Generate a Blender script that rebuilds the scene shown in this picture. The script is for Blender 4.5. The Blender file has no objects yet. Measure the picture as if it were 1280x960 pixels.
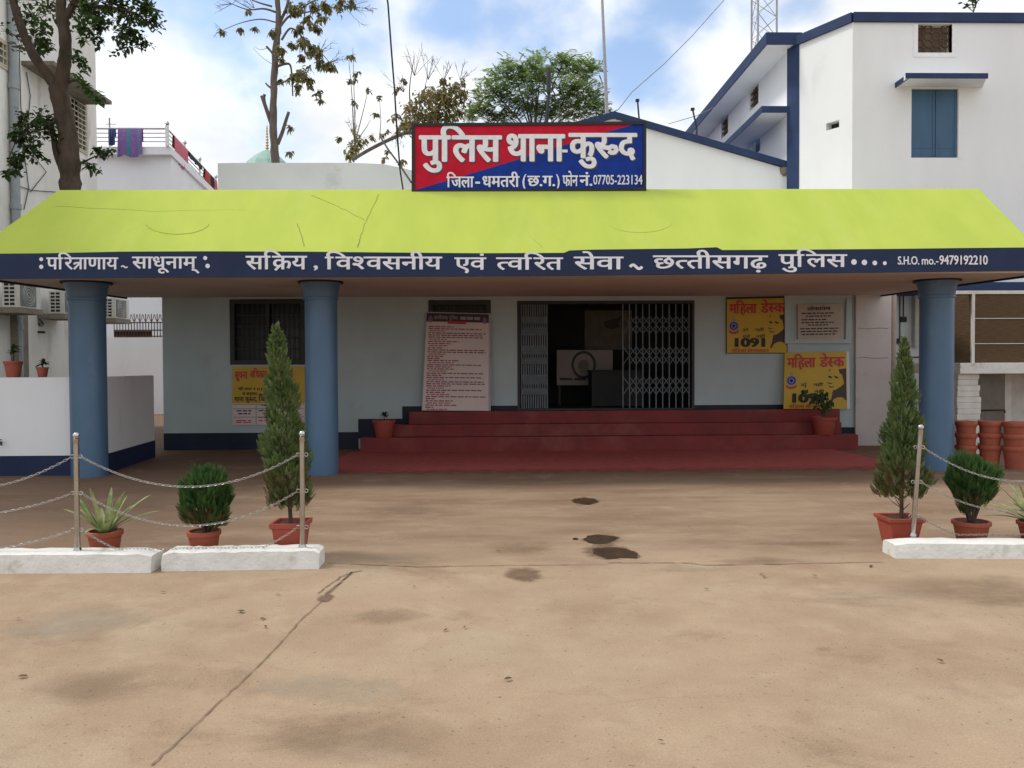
import bpy, bmesh, math, random
from mathutils import Vector, Matrix
R = math.radians
rnd = random.Random(7)
SC = bpy.context.scene
COL = SC.collection

# ---------------------------------------------------------------- camera
cam = bpy.data.cameras.new('camera')
cam.sensor_width = 36.0
cam.lens = 28.125
cam.clip_start = 0.05
cam.clip_end = 3000
cam_o = bpy.data.objects.new('camera', cam)
COL.objects.link(cam_o)
CAM = Vector((0, 0, 1.6))
ROT = Matrix.Rotation(R(-1.26), 3, 'Z') @ Matrix.Rotation(R(90 - 1.26), 3, 'X') @ Matrix.Rotation(R(-0.28), 3, 'Z')
cam_o.matrix_world = Matrix.Translation(CAM) @ ROT.to_4x4()
SC.camera = cam_o

# ---------------------------------------------------------------- sky and sun
SUN_EL, SUN_AZ = 56.0, -82.0          # azimuth from +Y towards +X: the sun stands to the left
w = bpy.data.worlds.new('World')
SC.world = w
w.use_nodes = True
nt = w.node_tree
bg = nt.nodes['Background']
sky = nt.nodes.new('ShaderNodeTexSky')
sky.sky_type = 'NISHITA'
sky.sun_disc = False
sky.sun_elevation = R(SUN_EL)
sky.sun_rotation = R(SUN_AZ)
sky.air_density = 1.0
sky.dust_density = 1.5
tc = nt.nodes.new('ShaderNodeTexCoord')


def wn(t, **kw):
    n = nt.nodes.new(t)
    for k, v in kw.items():
        setattr(n, k, v)
    return n


def wmath(op, a, b=None, c=None, clamp=False):
    n = wn('ShaderNodeMath', operation=op, use_clamp=clamp)
    for i, v in enumerate((a, b, c)):
        if v is None:
            continue
        if isinstance(v, (int, float)):
            n.inputs[i].default_value = v
        else:
            nt.links.new(v, n.inputs[i])
    return n.outputs[0]


def wnoise(scale, detail, rough=0.55, loc=(0, 0, 0), zs=1.0):
    mp = wn('ShaderNodeMapping')
    mp.inputs['Location'].default_value = loc
    mp.inputs['Scale'].default_value = (1, 1, zs)
    nt.links.new(tc.outputs['Generated'], mp.inputs[0])
    n = wn('ShaderNodeTexNoise')
    n.inputs['Scale'].default_value = scale
    n.inputs['Detail'].default_value = detail
    n.inputs['Roughness'].default_value = rough
    nt.links.new(mp.outputs[0], n.inputs[0])
    return n.outputs[0]


def pix_dir(px, py):
    return (ROT @ Vector(((px - 640) / 1000.0, -(py - 480) / 1000.0, -1))).normalized()


# patches of open blue sky, as directions on the sky sphere
holes = [(430, 20, .16, .55), (560, 40, .15, .5), (660, 30, .14, .5), (255, 20, .09, .30), (800, 95, .11, .5), (850, 30, .09, .35),
         (305, 110, .05, .22), (1010, 10, .05, .3), (320, -260, .5, .5), (900, -500, .5, .4)]
acc = None
for hx, hy, rad, amt in holes:
    d = wn('ShaderNodeVectorMath', operation='DISTANCE')
    nt.links.new(tc.outputs['Generated'], d.inputs[0])
    d.inputs[1].default_value = pix_dir(hx, hy)
    m = wn('ShaderNodeMapRange', interpolation_type='SMOOTHSTEP')
    m.inputs['From Min'].default_value = 0.0
    m.inputs['From Max'].default_value = rad
    m.inputs['To Min'].default_value = amt
    m.inputs['To Max'].default_value = 0.0
    nt.links.new(d.outputs['Value'], m.inputs['Value'])
    acc = m.outputs[0] if acc is None else wmath('MAXIMUM', acc, m.outputs[0])
n1 = wnoise(4.4, 7, .49, (3.1, 1.7, 0.4), 1.4)
cov = wmath('SUBTRACT', wmath('ADD', wmath('MULTIPLY', n1, 2.4), -0.43), acc)
mask = wn('ShaderNodeMapRange', interpolation_type='SMOOTHSTEP')
mask.inputs['From Min'].default_value = 0.12
mask.inputs['From Max'].default_value = 0.62
mask.inputs['To Min'].default_value = 0.05
nt.links.new(cov, mask.inputs['Value'])
n2 = wnoise(6.5, 6, .55, (1.2, 5.7, 2.4), 1.8)
cr = wn('ShaderNodeMapRange')
cr.inputs['From Min'].default_value = 0.35
cr.inputs['From Max'].default_value = 0.65
cr.inputs['To Min'].default_value = 0.90
cr.inputs['To Max'].default_value = 1.12
nt.links.new(n2, cr.inputs['Value'])
CLOUD = 10.0
cc = wn('ShaderNodeCombineColor')
for i, k in enumerate((0.97, 0.99, 1.02)):
    nt.links.new(wmath('MULTIPLY', cr.outputs[0], CLOUD * k), cc.inputs[i])
blue = wn('ShaderNodeMix', data_type='RGBA', blend_type='MULTIPLY')
blue.inputs['Factor'].default_value = 1.0
nt.links.new(sky.outputs[0], blue.inputs['A'])
blue.inputs['B'].default_value = (2.05, 2.10, 2.10, 1)
mx = wn('ShaderNodeMix', data_type='RGBA')
nt.links.new(mask.outputs[0], mx.inputs['Factor'])
nt.links.new(blue.outputs['Result'], mx.inputs['A'])
nt.links.new(cc.outputs[0], mx.inputs['B'])
nt.links.new(mx.outputs['Result'], bg.inputs[0])
bg.inputs[1].default_value = 0.10

sun = bpy.data.lights.new('sun', 'SUN')
sun.energy = 2.0
sun.angle = R(10)
sun.color = (1.0, 0.95, 0.87)
sun_o = bpy.data.objects.new('sun', sun)
COL.objects.link(sun_o)
sdir = Vector((math.sin(R(SUN_AZ)) * math.cos(R(SUN_EL)), math.cos(R(SUN_AZ)) * math.cos(R(SUN_EL)), math.sin(R(SUN_EL))))
sun_o.rotation_euler = sdir.to_track_quat('Z', 'Y').to_euler()
sun_o.location = (-20, 0, 30)
vs = SC.view_settings
vs.view_transform = 'Standard'
vs.look = 'None'
vs.exposure = 0.10
vs.gamma = 1.0
vs.use_curve_mapping = False
SC.cycles.max_bounces = 8
SC.cycles.diffuse_bounces = 5
SC.cycles.use_denoising = True


# ---------------------------------------------------------------- places: measured from the photograph, as real points
def ray(px, py):
    return ROT @ Vector(((px - 640) / 1000.0, -(py - 480) / 1000.0, -1))


def P(px, py, Y):
    d = ray(px, py)
    return CAM + d * (Y / d.y)


def G(px, py, z=0.0):
    d = ray(px, py)
    return CAM + d * ((z - CAM.z) / d.z)


def PX(px, py, X):
    d = ray(px, py)
    return CAM + d * (X / d.x)


# ---------------------------------------------------------------- materials
MATS = {}


def mat(name, col, col2=None, scale=3.0, rough=0.75, metal=0.0, bump=0.0, bscale=40.0, stretch=(1, 1, 1), spec=0.4, lo=0.35, hi=0.65, dirt=None, dscale=1.2, dlo=0.55, dhi=0.75, sub=0.0):
    m = bpy.data.materials.new(name)
    m.use_nodes = True
    t = m.node_tree
    b = t.nodes['Principled BSDF']
    b.inputs['Base Color'].default_value = (*col, 1)
    b.inputs['Roughness'].default_value = rough
    b.inputs['Metallic'].default_value = metal
    b.inputs['Specular IOR Level'].default_value = spec
    co = t.nodes.new('ShaderNodeTexCoord')
    mp = t.nodes.new('ShaderNodeMapping')
    mp.inputs['Scale'].default_value = stretch
    t.links.new(co.outputs['Object'], mp.inputs[0])
    out = None
    if col2 is not None:
        n = t.nodes.new('ShaderNodeTexNoise')
        n.inputs['Scale'].default_value = scale
        n.inputs['Detail'].default_value = 6
        n.inputs['Roughness'].default_value = 0.6
        t.links.new(mp.outputs[0], n.inputs[0])
        r = t.nodes.new('ShaderNodeMapRange')
        r.inputs['From Min'].default_value = lo
        r.inputs['From Max'].default_value = hi
        t.links.new(n.outputs[0], r.inputs[0])
        x = t.nodes.new('ShaderNodeMix')
        x.data_type = 'RGBA'
        t.links.new(r.outputs[0], x.inputs['Factor'])
        x.inputs['A'].default_value = (*col, 1)
        x.inputs['B'].default_value = (*col2, 1)
        out = x.outputs['Result']
        if dirt is not None:
            n3 = t.nodes.new('ShaderNodeTexNoise')
            n3.inputs['Scale'].default_value = dscale
            n3.inputs['Detail'].default_value = 8
            n3.inputs['Roughness'].default_value = 0.68
            t.links.new(mp.outputs[0], n3.inputs[0])
            r3 = t.nodes.new('ShaderNodeMapRange')
            r3.inputs['From Min'].default_value = dlo
            r3.inputs['From Max'].default_value = dhi
            t.links.new(n3.outputs[0], r3.inputs[0])
            x3 = t.nodes.new('ShaderNodeMix')
            x3.data_type = 'RGBA'
            t.links.new(r3.outputs[0], x3.inputs['Factor'])
            t.links.new(out, x3.inputs['A'])
            x3.inputs['B'].default_value = (*dirt, 1)
            out = x3.outputs['Result']
        t.links.new(out, b.inputs['Base Color'])
    if bump > 0:
        n2 = t.nodes.new('ShaderNodeTexNoise')
        n2.inputs['Scale'].default_value = bscale
        n2.inputs['Detail'].default_value = 5
        t.links.new(mp.outputs[0], n2.inputs[0])
        bp = t.nodes.new('ShaderNodeBump')
        bp.inputs['Strength'].default_value = bump
        bp.inputs['Distance'].default_value = 0.02
        t.links.new(n2.outputs[0], bp.inputs['Height'])
        t.links.new(bp.outputs[0], b.inputs['Normal'])
    MATS[name] = m
    return m


def leafmat(name, c1, c2, scale=6.0, trans=0.35):
    m = mat(name, c1, c2, scale=scale, rough=0.6, spec=0.25)
    t = m.node_tree
    b = t.nodes['Principled BSDF']
    tr = t.nodes.new('ShaderNodeBsdfTranslucent')
    src = b.inputs['Base Color'].links[0].from_socket
    t.links.new(src, tr.inputs['Color'])
    mx_ = t.nodes.new('ShaderNodeMixShader')
    mx_.inputs[0].default_value = trans
    t.links.new(b.outputs[0], mx_.inputs[1])
    t.links.new(tr.outputs[0], mx_.inputs[2])
    t.links.new(mx_.outputs[0], t.nodes['Material Output'].inputs[0])
    return m


M = MATS
mat('white_wall', (.79, .81, .84), (.75, .77, .80), 1.3, .85, bump=.14, bscale=18, dirt=(.62, .61, .60), dscale=1.3, dlo=.60, dhi=.88, stretch=(1, 1, .4))
mat('old_white', (.78, .77, .74), (.66, .64, .60), 1.1, .9, bump=.15, bscale=15, dirt=(.36, .33, .28), dscale=1.3, dlo=.56, dhi=.80, stretch=(1, 1, .35))
mat('cream_wall', (.52, .48, .38), (.46, .42, .33), 1.5, .9)
mat('grey_white', (.66, .68, .69), (.60, .62, .63), .8, .85, bump=.1, bscale=14, dirt=(.42, .42, .40), dlo=.58, dhi=.82)
mat('aqua_wall', (.44, .53, .54), (.385, .475, .49), .9, .8, bump=.1, bscale=16, dirt=(.32, .34, .33), dscale=1.0, dlo=.60, dhi=.85)
mat('pink_wall', (.60, .55, .54), (.54, .49, .48), 1.2, .85, bump=.12, bscale=16, dirt=(.38, .33, .31), dlo=.58, dhi=.80)
mat('soffit_paint', (.56, .47, .41), (.50, .41, .35), 1.0, .85, dirt=(.42, .34, .29), dlo=.55, dhi=.8)
mat('navy_paint', (.013, .026, .078), (.010, .021, .062), 2.0, .6, bump=.08, bscale=20, spec=.3)
mat('navy_trim', (.022, .045, .125), (.016, .034, .095), 2.5, .65, bump=.1, bscale=20, spec=.3)
mat('navy_dark', (.008, .014, .032), (.014, .022, .042), 2.5, .6, spec=.3)
mat('lime_paint', (.43, .51, .088), (.39, .475, .080), 1.5, .85, bump=.18, bscale=5, dirt=(.46, .53, .13), dscale=1.1, dlo=.54, dhi=.84, spec=.15, stretch=(1.4, .5, .5))
mat('lime_faint', (.335, .40, .075), (.36, .43, .08), 4, .85)
mat('lime_dark', (.20, .25, .04), (.25, .31, .05), 4, .85)
mat('blue_pillar', (.078, .152, .250), (.062, .128, .222), 2.2, .36, bump=.09, bscale=12, spec=.45, dirt=(.12, .20, .29), dscale=2.4, dlo=.57, dhi=.80, stretch=(1, 1, .4))
mat('red_floor', (.215, .025, .025), (.155, .021, .021), 1.6, .65, bump=.08, bscale=25, dirt=(.24, .08, .06), dlo=.5, dhi=.8)
mat('white_paint', (.82, .82, .84), (.74, .74, .77), 9, .6)
mat('letter_white', (.82, .82, .87), (.72, .72, .79), 9, .7)
mat('letter_shadow', (.07, .06, .09), (.09, .08, .1), 7, .7)
mat('sign_red', (.56, .012, .040), (.46, .010, .032), 5, .7, spec=.15)
mat('sign_blue', (.010, .042, .31), (.008, .032, .23), 5, .7, spec=.15)
mat('black_frame', (.012, .012, .014), (.02, .02, .02), 5, .6)
mat('dark_metal', (.022, .024, .026), (.035, .036, .036), 5, .55)
mat('gate_metal', (.17, .205, .225), (.12, .15, .17), 8, .5)
mat('steel', (.52, .51, .50), (.42, .41, .40), 14, .20, metal=1.0)
mat('chain_steel', (.50, .48, .45), (.34, .32, .29), 30, .4, metal=.85)
mat('terracotta', (.34, .085, .045), (.27, .065, .036), 5, .65, bump=.08, bscale=40, dirt=(.36, .15, .10), dlo=.55, dhi=.8)
mat('terracotta_red', (.34, .065, .04), (.27, .05, .032), 5, .6, bump=.05, bscale=40)
mat('soil', (.035, .024, .016), (.06, .04, .025), 30, .95, bump=.5, bscale=80)
mat('kerb_white', (.72, .72, .69), (.62, .61, .57), 5, .85, bump=.35, bscale=30, dirt=(.34, .30, .24), dscale=3.5, dlo=.58, dhi=.78)
mat('yellow_board', (.55, .36, .022), (.50, .32, .018), 2, .45)
mat('board_pink', (.66, .56, .54), (.60, .51, .49), 2, .45)
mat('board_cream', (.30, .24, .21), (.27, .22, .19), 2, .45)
mat('print_red', (.50, .03, .045), (.45, .025, .04), 4, .5)
mat('print_maroon', (.16, .02, .03), (.20, .03, .04), 4, .5)
mat('print_black', (.014, .012, .012), (.02, .018, .018), 4, .5)
mat('print_brown', (.055, .028, .03), (.045, .022, .025), 4, .5)
mat('print_grey', (.30, .30, .34), (.24, .24, .28), 9, .5)
mat('print_header', (.045, .018, .02), (.06, .02, .02), 4, .5)
mat('marble', (.40, .33, .27), (.46, .38, .31), 5, .4)
mat('glass_dark', (.010, .012, .013), None, rough=.25, spec=.3)
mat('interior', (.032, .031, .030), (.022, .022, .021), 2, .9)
mat('pipe_grey', (.30, .33, .35), (.25, .28, .30), 4, .55)
mat('pipe_pink', (.42, .34, .31), (.36, .29, .26), 4, .6)
mat('ac_white', (.62, .61, .56), (.54, .53, .48), 5, .5)
mat('ac_dark', (.02, .02, .02), None, rough=.7)
mat('ac_panel', (.17, .18, .17), (.14, .15, .14), 5, .6)
mat('concrete_dirty', (.24, .21, .17), (.16, .14, .11), 4, .9, bump=.2)
mat('shutter_blue', (.050, .125, .22), (.036, .095, .175), 3, .5, stretch=(1, 1, .2))
mat('rust', (.12, .055, .03), (.07, .035, .02), 8, .8)
mat('bamboo', (.135, .085, .045), (.075, .045, .024), 60, .9, stretch=(.12, .12, 2.2), bump=.5, bscale=70)
mat('brick_white', (.68, .66, .62), (.56, .53, .49), 4, .9, bump=.5, bscale=14, dirt=(.40, .36, .32), dlo=.55, dhi=.78)
mat('bark', (.085, .060, .045), (.045, .032, .024), 9, .95, bump=.6, bscale=25, stretch=(1, 1, .3))
mat('bark_grey', (.17, .14, .115), (.10, .08, .065), 9, .95, bump=.5, bscale=25, stretch=(1, 1, .3))
mat('cable', (.012, .012, .013), None, rough=.6)
mat('wire_grey', (.22, .23, .25), None, rough=.6)
mat('mast_grey', (.38, .39, .41), (.33, .34, .36), 5, .5)
mat('dome_green', (.27, .42, .36), (.24, .38, .33), 4, .6)
mat('gold', (.55, .40, .14), None, rough=.5, metal=.4)
mat('cloth_purple', (.16, .08, .26), (.22, .13, .32), 10, .9)
mat('cloth_teal', (.07, .24, .30), (.05, .18, .26), 10, .9)
mat('cloth_blue', (.05, .08, .22), (.04, .06, .16), 10, .9)
mat('cloth_pink', (.55, .15, .19), (.48, .12, .17), 10, .9)
mat('cloth_red', (.42, .07, .05), (.33, .05, .04), 10, .9)
mat('cloth_black', (.02, .025, .03), (.03, .035, .04), 10, .9)
mat('crack', (.155, .108, .07), (.24, .172, .116), 5, .95)
mat('cctv', (.16, .14, .12), (.12, .11, .10), 5, .5)
leafmat('leaf_green', (.045, .10, .022), (.075, .15, .03), 1.8)
leafmat('leaf_dark', (.026, .055, .016), (.05, .09, .024), 1.8, .3)
leafmat('leaf_olive', (.17, .18, .065), (.24, .20, .085), 1.6)
leafmat('leaf_brown', (.29, .215, .085), (.17, .18, .06), 1.1)
leafmat('leaf_feather', (.165, .255, .07), (.26, .35, .11), 1.6, .5)
leafmat('thuja', (.075, .125, .038), (.165, .215, .078), 9, .35)
leafmat('thuja_dark', (.032, .085, .024), (.085, .165, .044), 9, .35)
leafmat('thuja_brown', (.13, .085, .035), (.09, .08, .03), 8, .25)
leafmat('agave', (.13, .20, .065), (.40, .42, .20), 9, .2)


# ---------------------------------------------------------------- mesh collecting
class MB:
    def __init__(s):
        s.v, s.f = [], []

    def add(s, vs, fs):
        n = len(s.v)
        s.v += [Vector(p) for p in vs]
        s.f += [tuple(i + n for i in f) for f in fs]
        return s

    def box(s, x0, x1, y0, y1, z0, z1):
        if x0 > x1: x0, x1 = x1, x0
        if y0 > y1: y0, y1 = y1, y0
        if z0 > z1: z0, z1 = z1, z0
        return s.add([(x, y, z) for x in (x0, x1) for y in (y0, y1) for z in (z0, z1)],
                     [(0, 1, 3, 2), (4, 6, 7, 5), (0, 4, 5, 1), (2, 3, 7, 6), (0, 2, 6, 4), (1, 5, 7, 3)])

    def prism(s, pts, d):                      # planar polygon pts, thickened by vector d
        n = len(pts)
        d = Vector(d)
        a = [Vector(p) for p in pts]
        fs = [tuple(range(n)), tuple(range(2 * n - 1, n - 1, -1))]
        fs += [(i, i + n, (i + 1) % n + n, (i + 1) % n) for i in range(n)]
        return s.add(a + [p + d for p in a], fs)

    def quad(s, *p):
        return s.add(p, [tuple(range(len(p)))])

    def tube(s, pts, rad, n=8, cap=True):
        pts = [Vector(p) for p in pts]
        k = len(pts)
        rr = rad if isinstance(rad, (list, tuple)) else [rad] * k
        vs, fs = [], []
        up = None
        for i, p in enumerate(pts):
            t = (pts[min(i + 1, k - 1)] - pts[max(i - 1, 0)])
            if t.length < 1e-9: t = Vector((0, 0, 1))
            t.normalize()
            if up is None:
                up = t.orthogonal().normalized()
            up = (up - t * up.dot(t))
            if up.length < 1e-6: up = t.orthogonal()
            up.normalize()
            sd = t.cross(up)
            for j in range(n):
                a = 2 * math.pi * j / n
                vs.append(p + (up * math.cos(a) + sd * math.sin(a)) * rr[i])
        for i in range(k - 1):
            for j in range(n):
                fs.append((i * n + j, i * n + (j + 1) % n, (i + 1) * n + (j + 1) % n, (i + 1) * n + j))
        if cap:
            fs.append(tuple(range(n - 1, -1, -1)))
            fs.append(tuple((k - 1) * n + j for j in range(n)))
        return s.add(vs, fs)

    def lathe(s, prof, c, n=24, sq=0.0):       # profile [(r,z)], square-ish section with sq > 0
        vs, fs = [], []
        for r, z in prof:
            for j in range(n):
                a = 2 * math.pi * (j + .5) / n
                ca, sa = math.cos(a), math.sin(a)
                if sq:
                    k = 1 / max(abs(ca), abs(sa))
                    k = 1 + (k - 1) * sq
                    ca, sa = ca * k, sa * k
                vs.append((c[0] + r * ca, c[1] + r * sa, c[2] + z))
        m = len(prof)
        for i in range(m - 1):
            for j in range(n):
                fs.append((i * n + j, i * n + (j + 1) % n, (i + 1) * n + (j + 1) % n, (i + 1) * n + j))
        fs.append(tuple(range(n - 1, -1, -1)))
        fs.append(tuple((m - 1) * n + j for j in range(n)))
        return s.add(vs, fs)

    def gridwall(s, x0, x1, z0, z1, y0, y1, holes):
        xs = sorted({x0, x1, *[h[0] for h in holes], *[h[1] for h in holes]})
        zs = sorted({z0, z1, *[h[2] for h in holes], *[h[3] for h in holes]})
        xs = [x for x in xs if x0 <= x <= x1]
        zs = [z for z in zs if z0 <= z <= z1]

        def solid(i, j):
            if i < 0 or j < 0 or i >= len(xs) - 1 or j >= len(zs) - 1: return False
            cx, cz = (xs[i] + xs[i + 1]) / 2, (zs[j] + zs[j + 1]) / 2
            return not any(h[0] < cx < h[1] and h[2] < cz < h[3] for h in holes)
        for i in range(len(xs) - 1):
            for j in range(len(zs) - 1):
                if not solid(i, j): continue
                a, b, c, d = xs[i], xs[i + 1], zs[j], zs[j + 1]
                s.quad((a, y0, c), (b, y0, c), (b, y0, d), (a, y0, d))
                s.quad((a, y1, c), (a, y1, d), (b, y1, d), (b, y1, c))
                if not solid(i - 1, j): s.quad((a, y0, c), (a, y0, d), (a, y1, d), (a, y1, c))
                if not solid(i + 1, j): s.quad((b, y0, c), (b, y1, c), (b, y1, d), (b, y0, d))
                if not solid(i, j - 1): s.quad((a, y0, c), (a, y1, c), (b, y1, c), (b, y0, c))
                if not solid(i, j + 1): s.quad((a, y0, d), (b, y0, d), (b, y1, d), (a, y1, d))
        return s

    def leaf(s, p, d, up, L, W, droop=0.0):    # a pointed leaf of two folded halves
        d = d.normalized()
        sd = d.cross(up)
        if sd.length < 1e-4: sd = d.orthogonal()
        sd.normalize()
        nn = sd.cross(d)
        g = Vector((0, 0, droop * L))
        m1 = p + d * L * .28 + sd * W * .46 + nn * W * .14 - g * .1
        m2 = p + d * L * .28 - sd * W * .46 + nn * W * .14 - g * .1
        k1 = p + d * L * .70 + sd * W * .42 + nn * W * .14 - g * .5
        k2 = p + d * L * .70 - sd * W * .42 + nn * W * .14 - g * .5
        c = p + d * L * .5 - g * .28
        return s.add([p, m1, k1, p + d * L - g, k2, m2, c], [(0, 6, 1), (1, 6, 2), (2, 6, 3), (0, 5, 6), (5, 4, 6), (4, 3, 6)])

    def scale_leaf(s, p, d, up, L, W):
        sd = d.normalized().cross(up)
        if sd.length < 1e-4: sd = d.orthogonal()
        sd.normalize()
        d = d.normalized()
        return s.add([p, p + d * L * .5 + sd * W * .5, p + d * L, p + d * L * .5 - sd * W * .5], [(0, 1, 2, 3)])


def wl(o):
    v = Vector((0, 0, 0))
    while o is not None:
        v += o.location
        o = o.parent
    return v


def part(name, mb, m, parent=None, smooth=False, bevel=0.0, weld=False, segs=2):
    off = wl(parent) if parent is not None else Vector((0, 0, 0))
    me = bpy.data.meshes.new(name)
    me.from_pydata([tuple(p - off) for p in mb.v], [], mb.f)
    ms = m if isinstance(m, (list, tuple)) else [m]
    for k in ms: me.materials.append(MATS[k])
    if bevel or weld or smooth:
        bm = bmesh.new()
        bm.from_mesh(me)
        if weld or bevel: bmesh.ops.remove_doubles(bm, verts=bm.verts, dist=1e-4)
        bmesh.ops.recalc_face_normals(bm, faces=bm.faces)
        if bevel: bmesh.ops.bevel(bm, geom=list(bm.edges), offset=bevel, segments=segs, affect='EDGES', profile=.6)
        bm.to_mesh(me)
        bm.free()
    if smooth:
        for p in me.polygons: p.use_smooth = True
        try:
            me.set_sharp_from_angle(angle=R(42))
        except Exception:
            pass
    o = bpy.data.objects.new(name, me)
    COL.objects.link(o)
    if parent is not None: o.parent = parent
    return o


def thing(name, label, cat, loc=(0, 0, 0), group=None):
    o = bpy.data.objects.new(name, None)
    o.empty_display_size = .2
    COL.objects.link(o)
    o.location = loc
    return tag(o, label, cat, group)


def tag(o, label, cat, group=None):
    o['label'] = label
    o['category'] = cat
    if group: o['group'] = group
    return o


def struct(o, kind='structure'):
    o['kind'] = kind
    return o


def dup(root, loc, label=None):
    c = root.copy()
    COL.objects.link(c)
    c.location = loc
    if label: c['label'] = label
    for ch in list(root.children):
        k = ch.copy()
        COL.objects.link(k)
        k.parent = c
        for g in ch.children:
            q = g.copy()
            COL.objects.link(q)
            q.parent = k
    return c


# ---------------------------------------------------------------- lettering
def glyphs(s, off=.015):
    cu = bpy.data.curves.new('lettering', 'FONT')
    cu.body = s
    cu.size = 1
    cu.resolution_u = 4
    cu.offset = off
    o = bpy.data.objects.new('lettering', cu)
    COL.objects.link(o)
    dg = bpy.context.evaluated_depsgraph_get()
    dg.update()
    me = bpy.data.meshes.new_from_object(o.evaluated_get(dg))
    v = [(p.co.x, p.co.y) for p in me.vertices]
    f = [tuple(p.vertices) for p in me.polygons]
    bpy.data.objects.remove(o)
    bpy.data.curves.remove(cu)
    bpy.data.meshes.remove(me)
    return v, f


_MX = {}


def minx(s):
    if s not in _MX:
        v, f = glyphs(s, 0)
        _MX[s] = min(p[0] for p in v), max(p[0] for p in v)
    return _MX[s]


def advance(s):
    return minx_last(s) if s else 0


def minx_last(s):                    # where a following danda's stem would start, less its own bearing
    v0, _ = glyphs('|', 0)
    v1, _ = glyphs(s + '|', 0)
    return max(p[0] for p in v1) - max(p[0] for p in v0)


def stroke(pts, wd):
    v, f = [], []
    n = len(pts)
    for i, p in enumerate(pts):
        a = pts[max(0, i - 1)]
        b = pts[min(n - 1, i + 1)]
        tx, ty = b[0] - a[0], b[1] - a[1]
        l = math.hypot(tx, ty) or 1
        nx, ny = -ty / l, tx / l
        v += [(p[0] + nx * wd / 2, p[1] + ny * wd / 2), (p[0] - nx * wd / 2, p[1] - ny * wd / 2)]
    for i in range(n - 1):
        f.append((2 * i, 2 * i + 1, 2 * i + 3, 2 * i + 2))
    return v, f


def clip_left(v, f, x):
    bm = bmesh.new()
    vv = [bm.verts.new((p[0], p[1], 0)) for p in v]
    for q in f:
        try:
            bm.faces.new([vv[i] for i in q])
        except Exception:
            pass
    bmesh.ops.bisect_plane(bm, geom=bm.verts[:] + bm.edges[:] + bm.faces[:], plane_co=(x, 0, 0), plane_no=(1, 0, 0), clear_outer=True)
    bm.verts.index_update()
    v2 = [(p.co.x, p.co.y) for p in bm.verts]
    f2 = [tuple(p.index for p in q.verts) for q in bm.faces]
    bm.free()
    return v2, f2


_REF = glyphs('ा', 0)[0]
HEAD = max(p[1] for p in _REF)       # top of the head line
STEMW = .085


def layout(tokens, off=.015):
    """2D islands of a line of writing; half letters and r-conjuncts are made from their full letters"""
    out = []
    x = 0.0

    def put(v, f, dx):
        out.append(([(p[0] + dx, p[1]) for p in v], f))
    for t in tokens:
        if t in ('half_ta', 'half_sha', 'half_sa', 'half_la'):
            ch = {'half_ta': 'त', 'half_sha': 'श', 'half_sa': 'स', 'half_la': 'ल'}[t]
            v, f = glyphs(ch, off)
            a = advance(ch)
            cut = a - .19 if t == 'half_ta' else a - .17
            v, f = clip_left(v, f, cut)
            put(v, f, x)
            x += cut - .01
        elif t == 'tra':
            a = .52
            put(*stroke([(-.02, HEAD - .04), (a, HEAD - .04)], .075 + 2 * off), x)
            put(*stroke([(a - .10, HEAD), (a - .10, 0)], .075 + 2 * off), x)
            put(*stroke([(a - .10, HEAD * .56), (a - .34, HEAD * .55), (a - .41, HEAD * .50), (a - .44, HEAD * .42)], .075), x)
            put(*stroke([(a - .12, HEAD * .54), (a - .28, HEAD * .30), (a - .44, HEAD * .02)], .075), x)
            x += a
        elif t == 'kra':
            v, f = glyphs('क', off)
            a = advance('क')
            put(v, f, x)
            c = a * .47
            put(*stroke([(c + .02, HEAD * .34), (c - .12, HEAD * .16), (c - .24, -.04)], .07 + 2 * off), x)
            x += a
        elif t == 'ru':
            v, f = glyphs('र', off)
            a = advance('र')
            put(v, f, x)
            put(*stroke([(a * .62, HEAD * .44), (a + .02, HEAD * .40), (a + .12, HEAD * .47), (a + .22, HEAD * .44), (a + .26, HEAD * .32), (a + .20, HEAD * .22), (a + .10, HEAD * .20), (a + .04, HEAD * .26)], .08), x)
            put(*stroke([(a - .05, HEAD - .035), (a + .34, HEAD - .035)], .07), x)
            x += a + .32
        elif t == 'sp':
            x += .28
        elif t[0] == '@':                 # a mark by strokes: @~ or @. or @:
            if t[1] == '~':
                put(*stroke([(.06 * k, HEAD * .5 + .14 * math.sin(k / 14 * 6.2832)) for k in range(15)], .17), x)
                x += .9
        else:
            v, f = glyphs(t, off)
            put(v, f, x)
            x += advance(t) - (.17 if t == 'ि' else 0)
    return out


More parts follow.
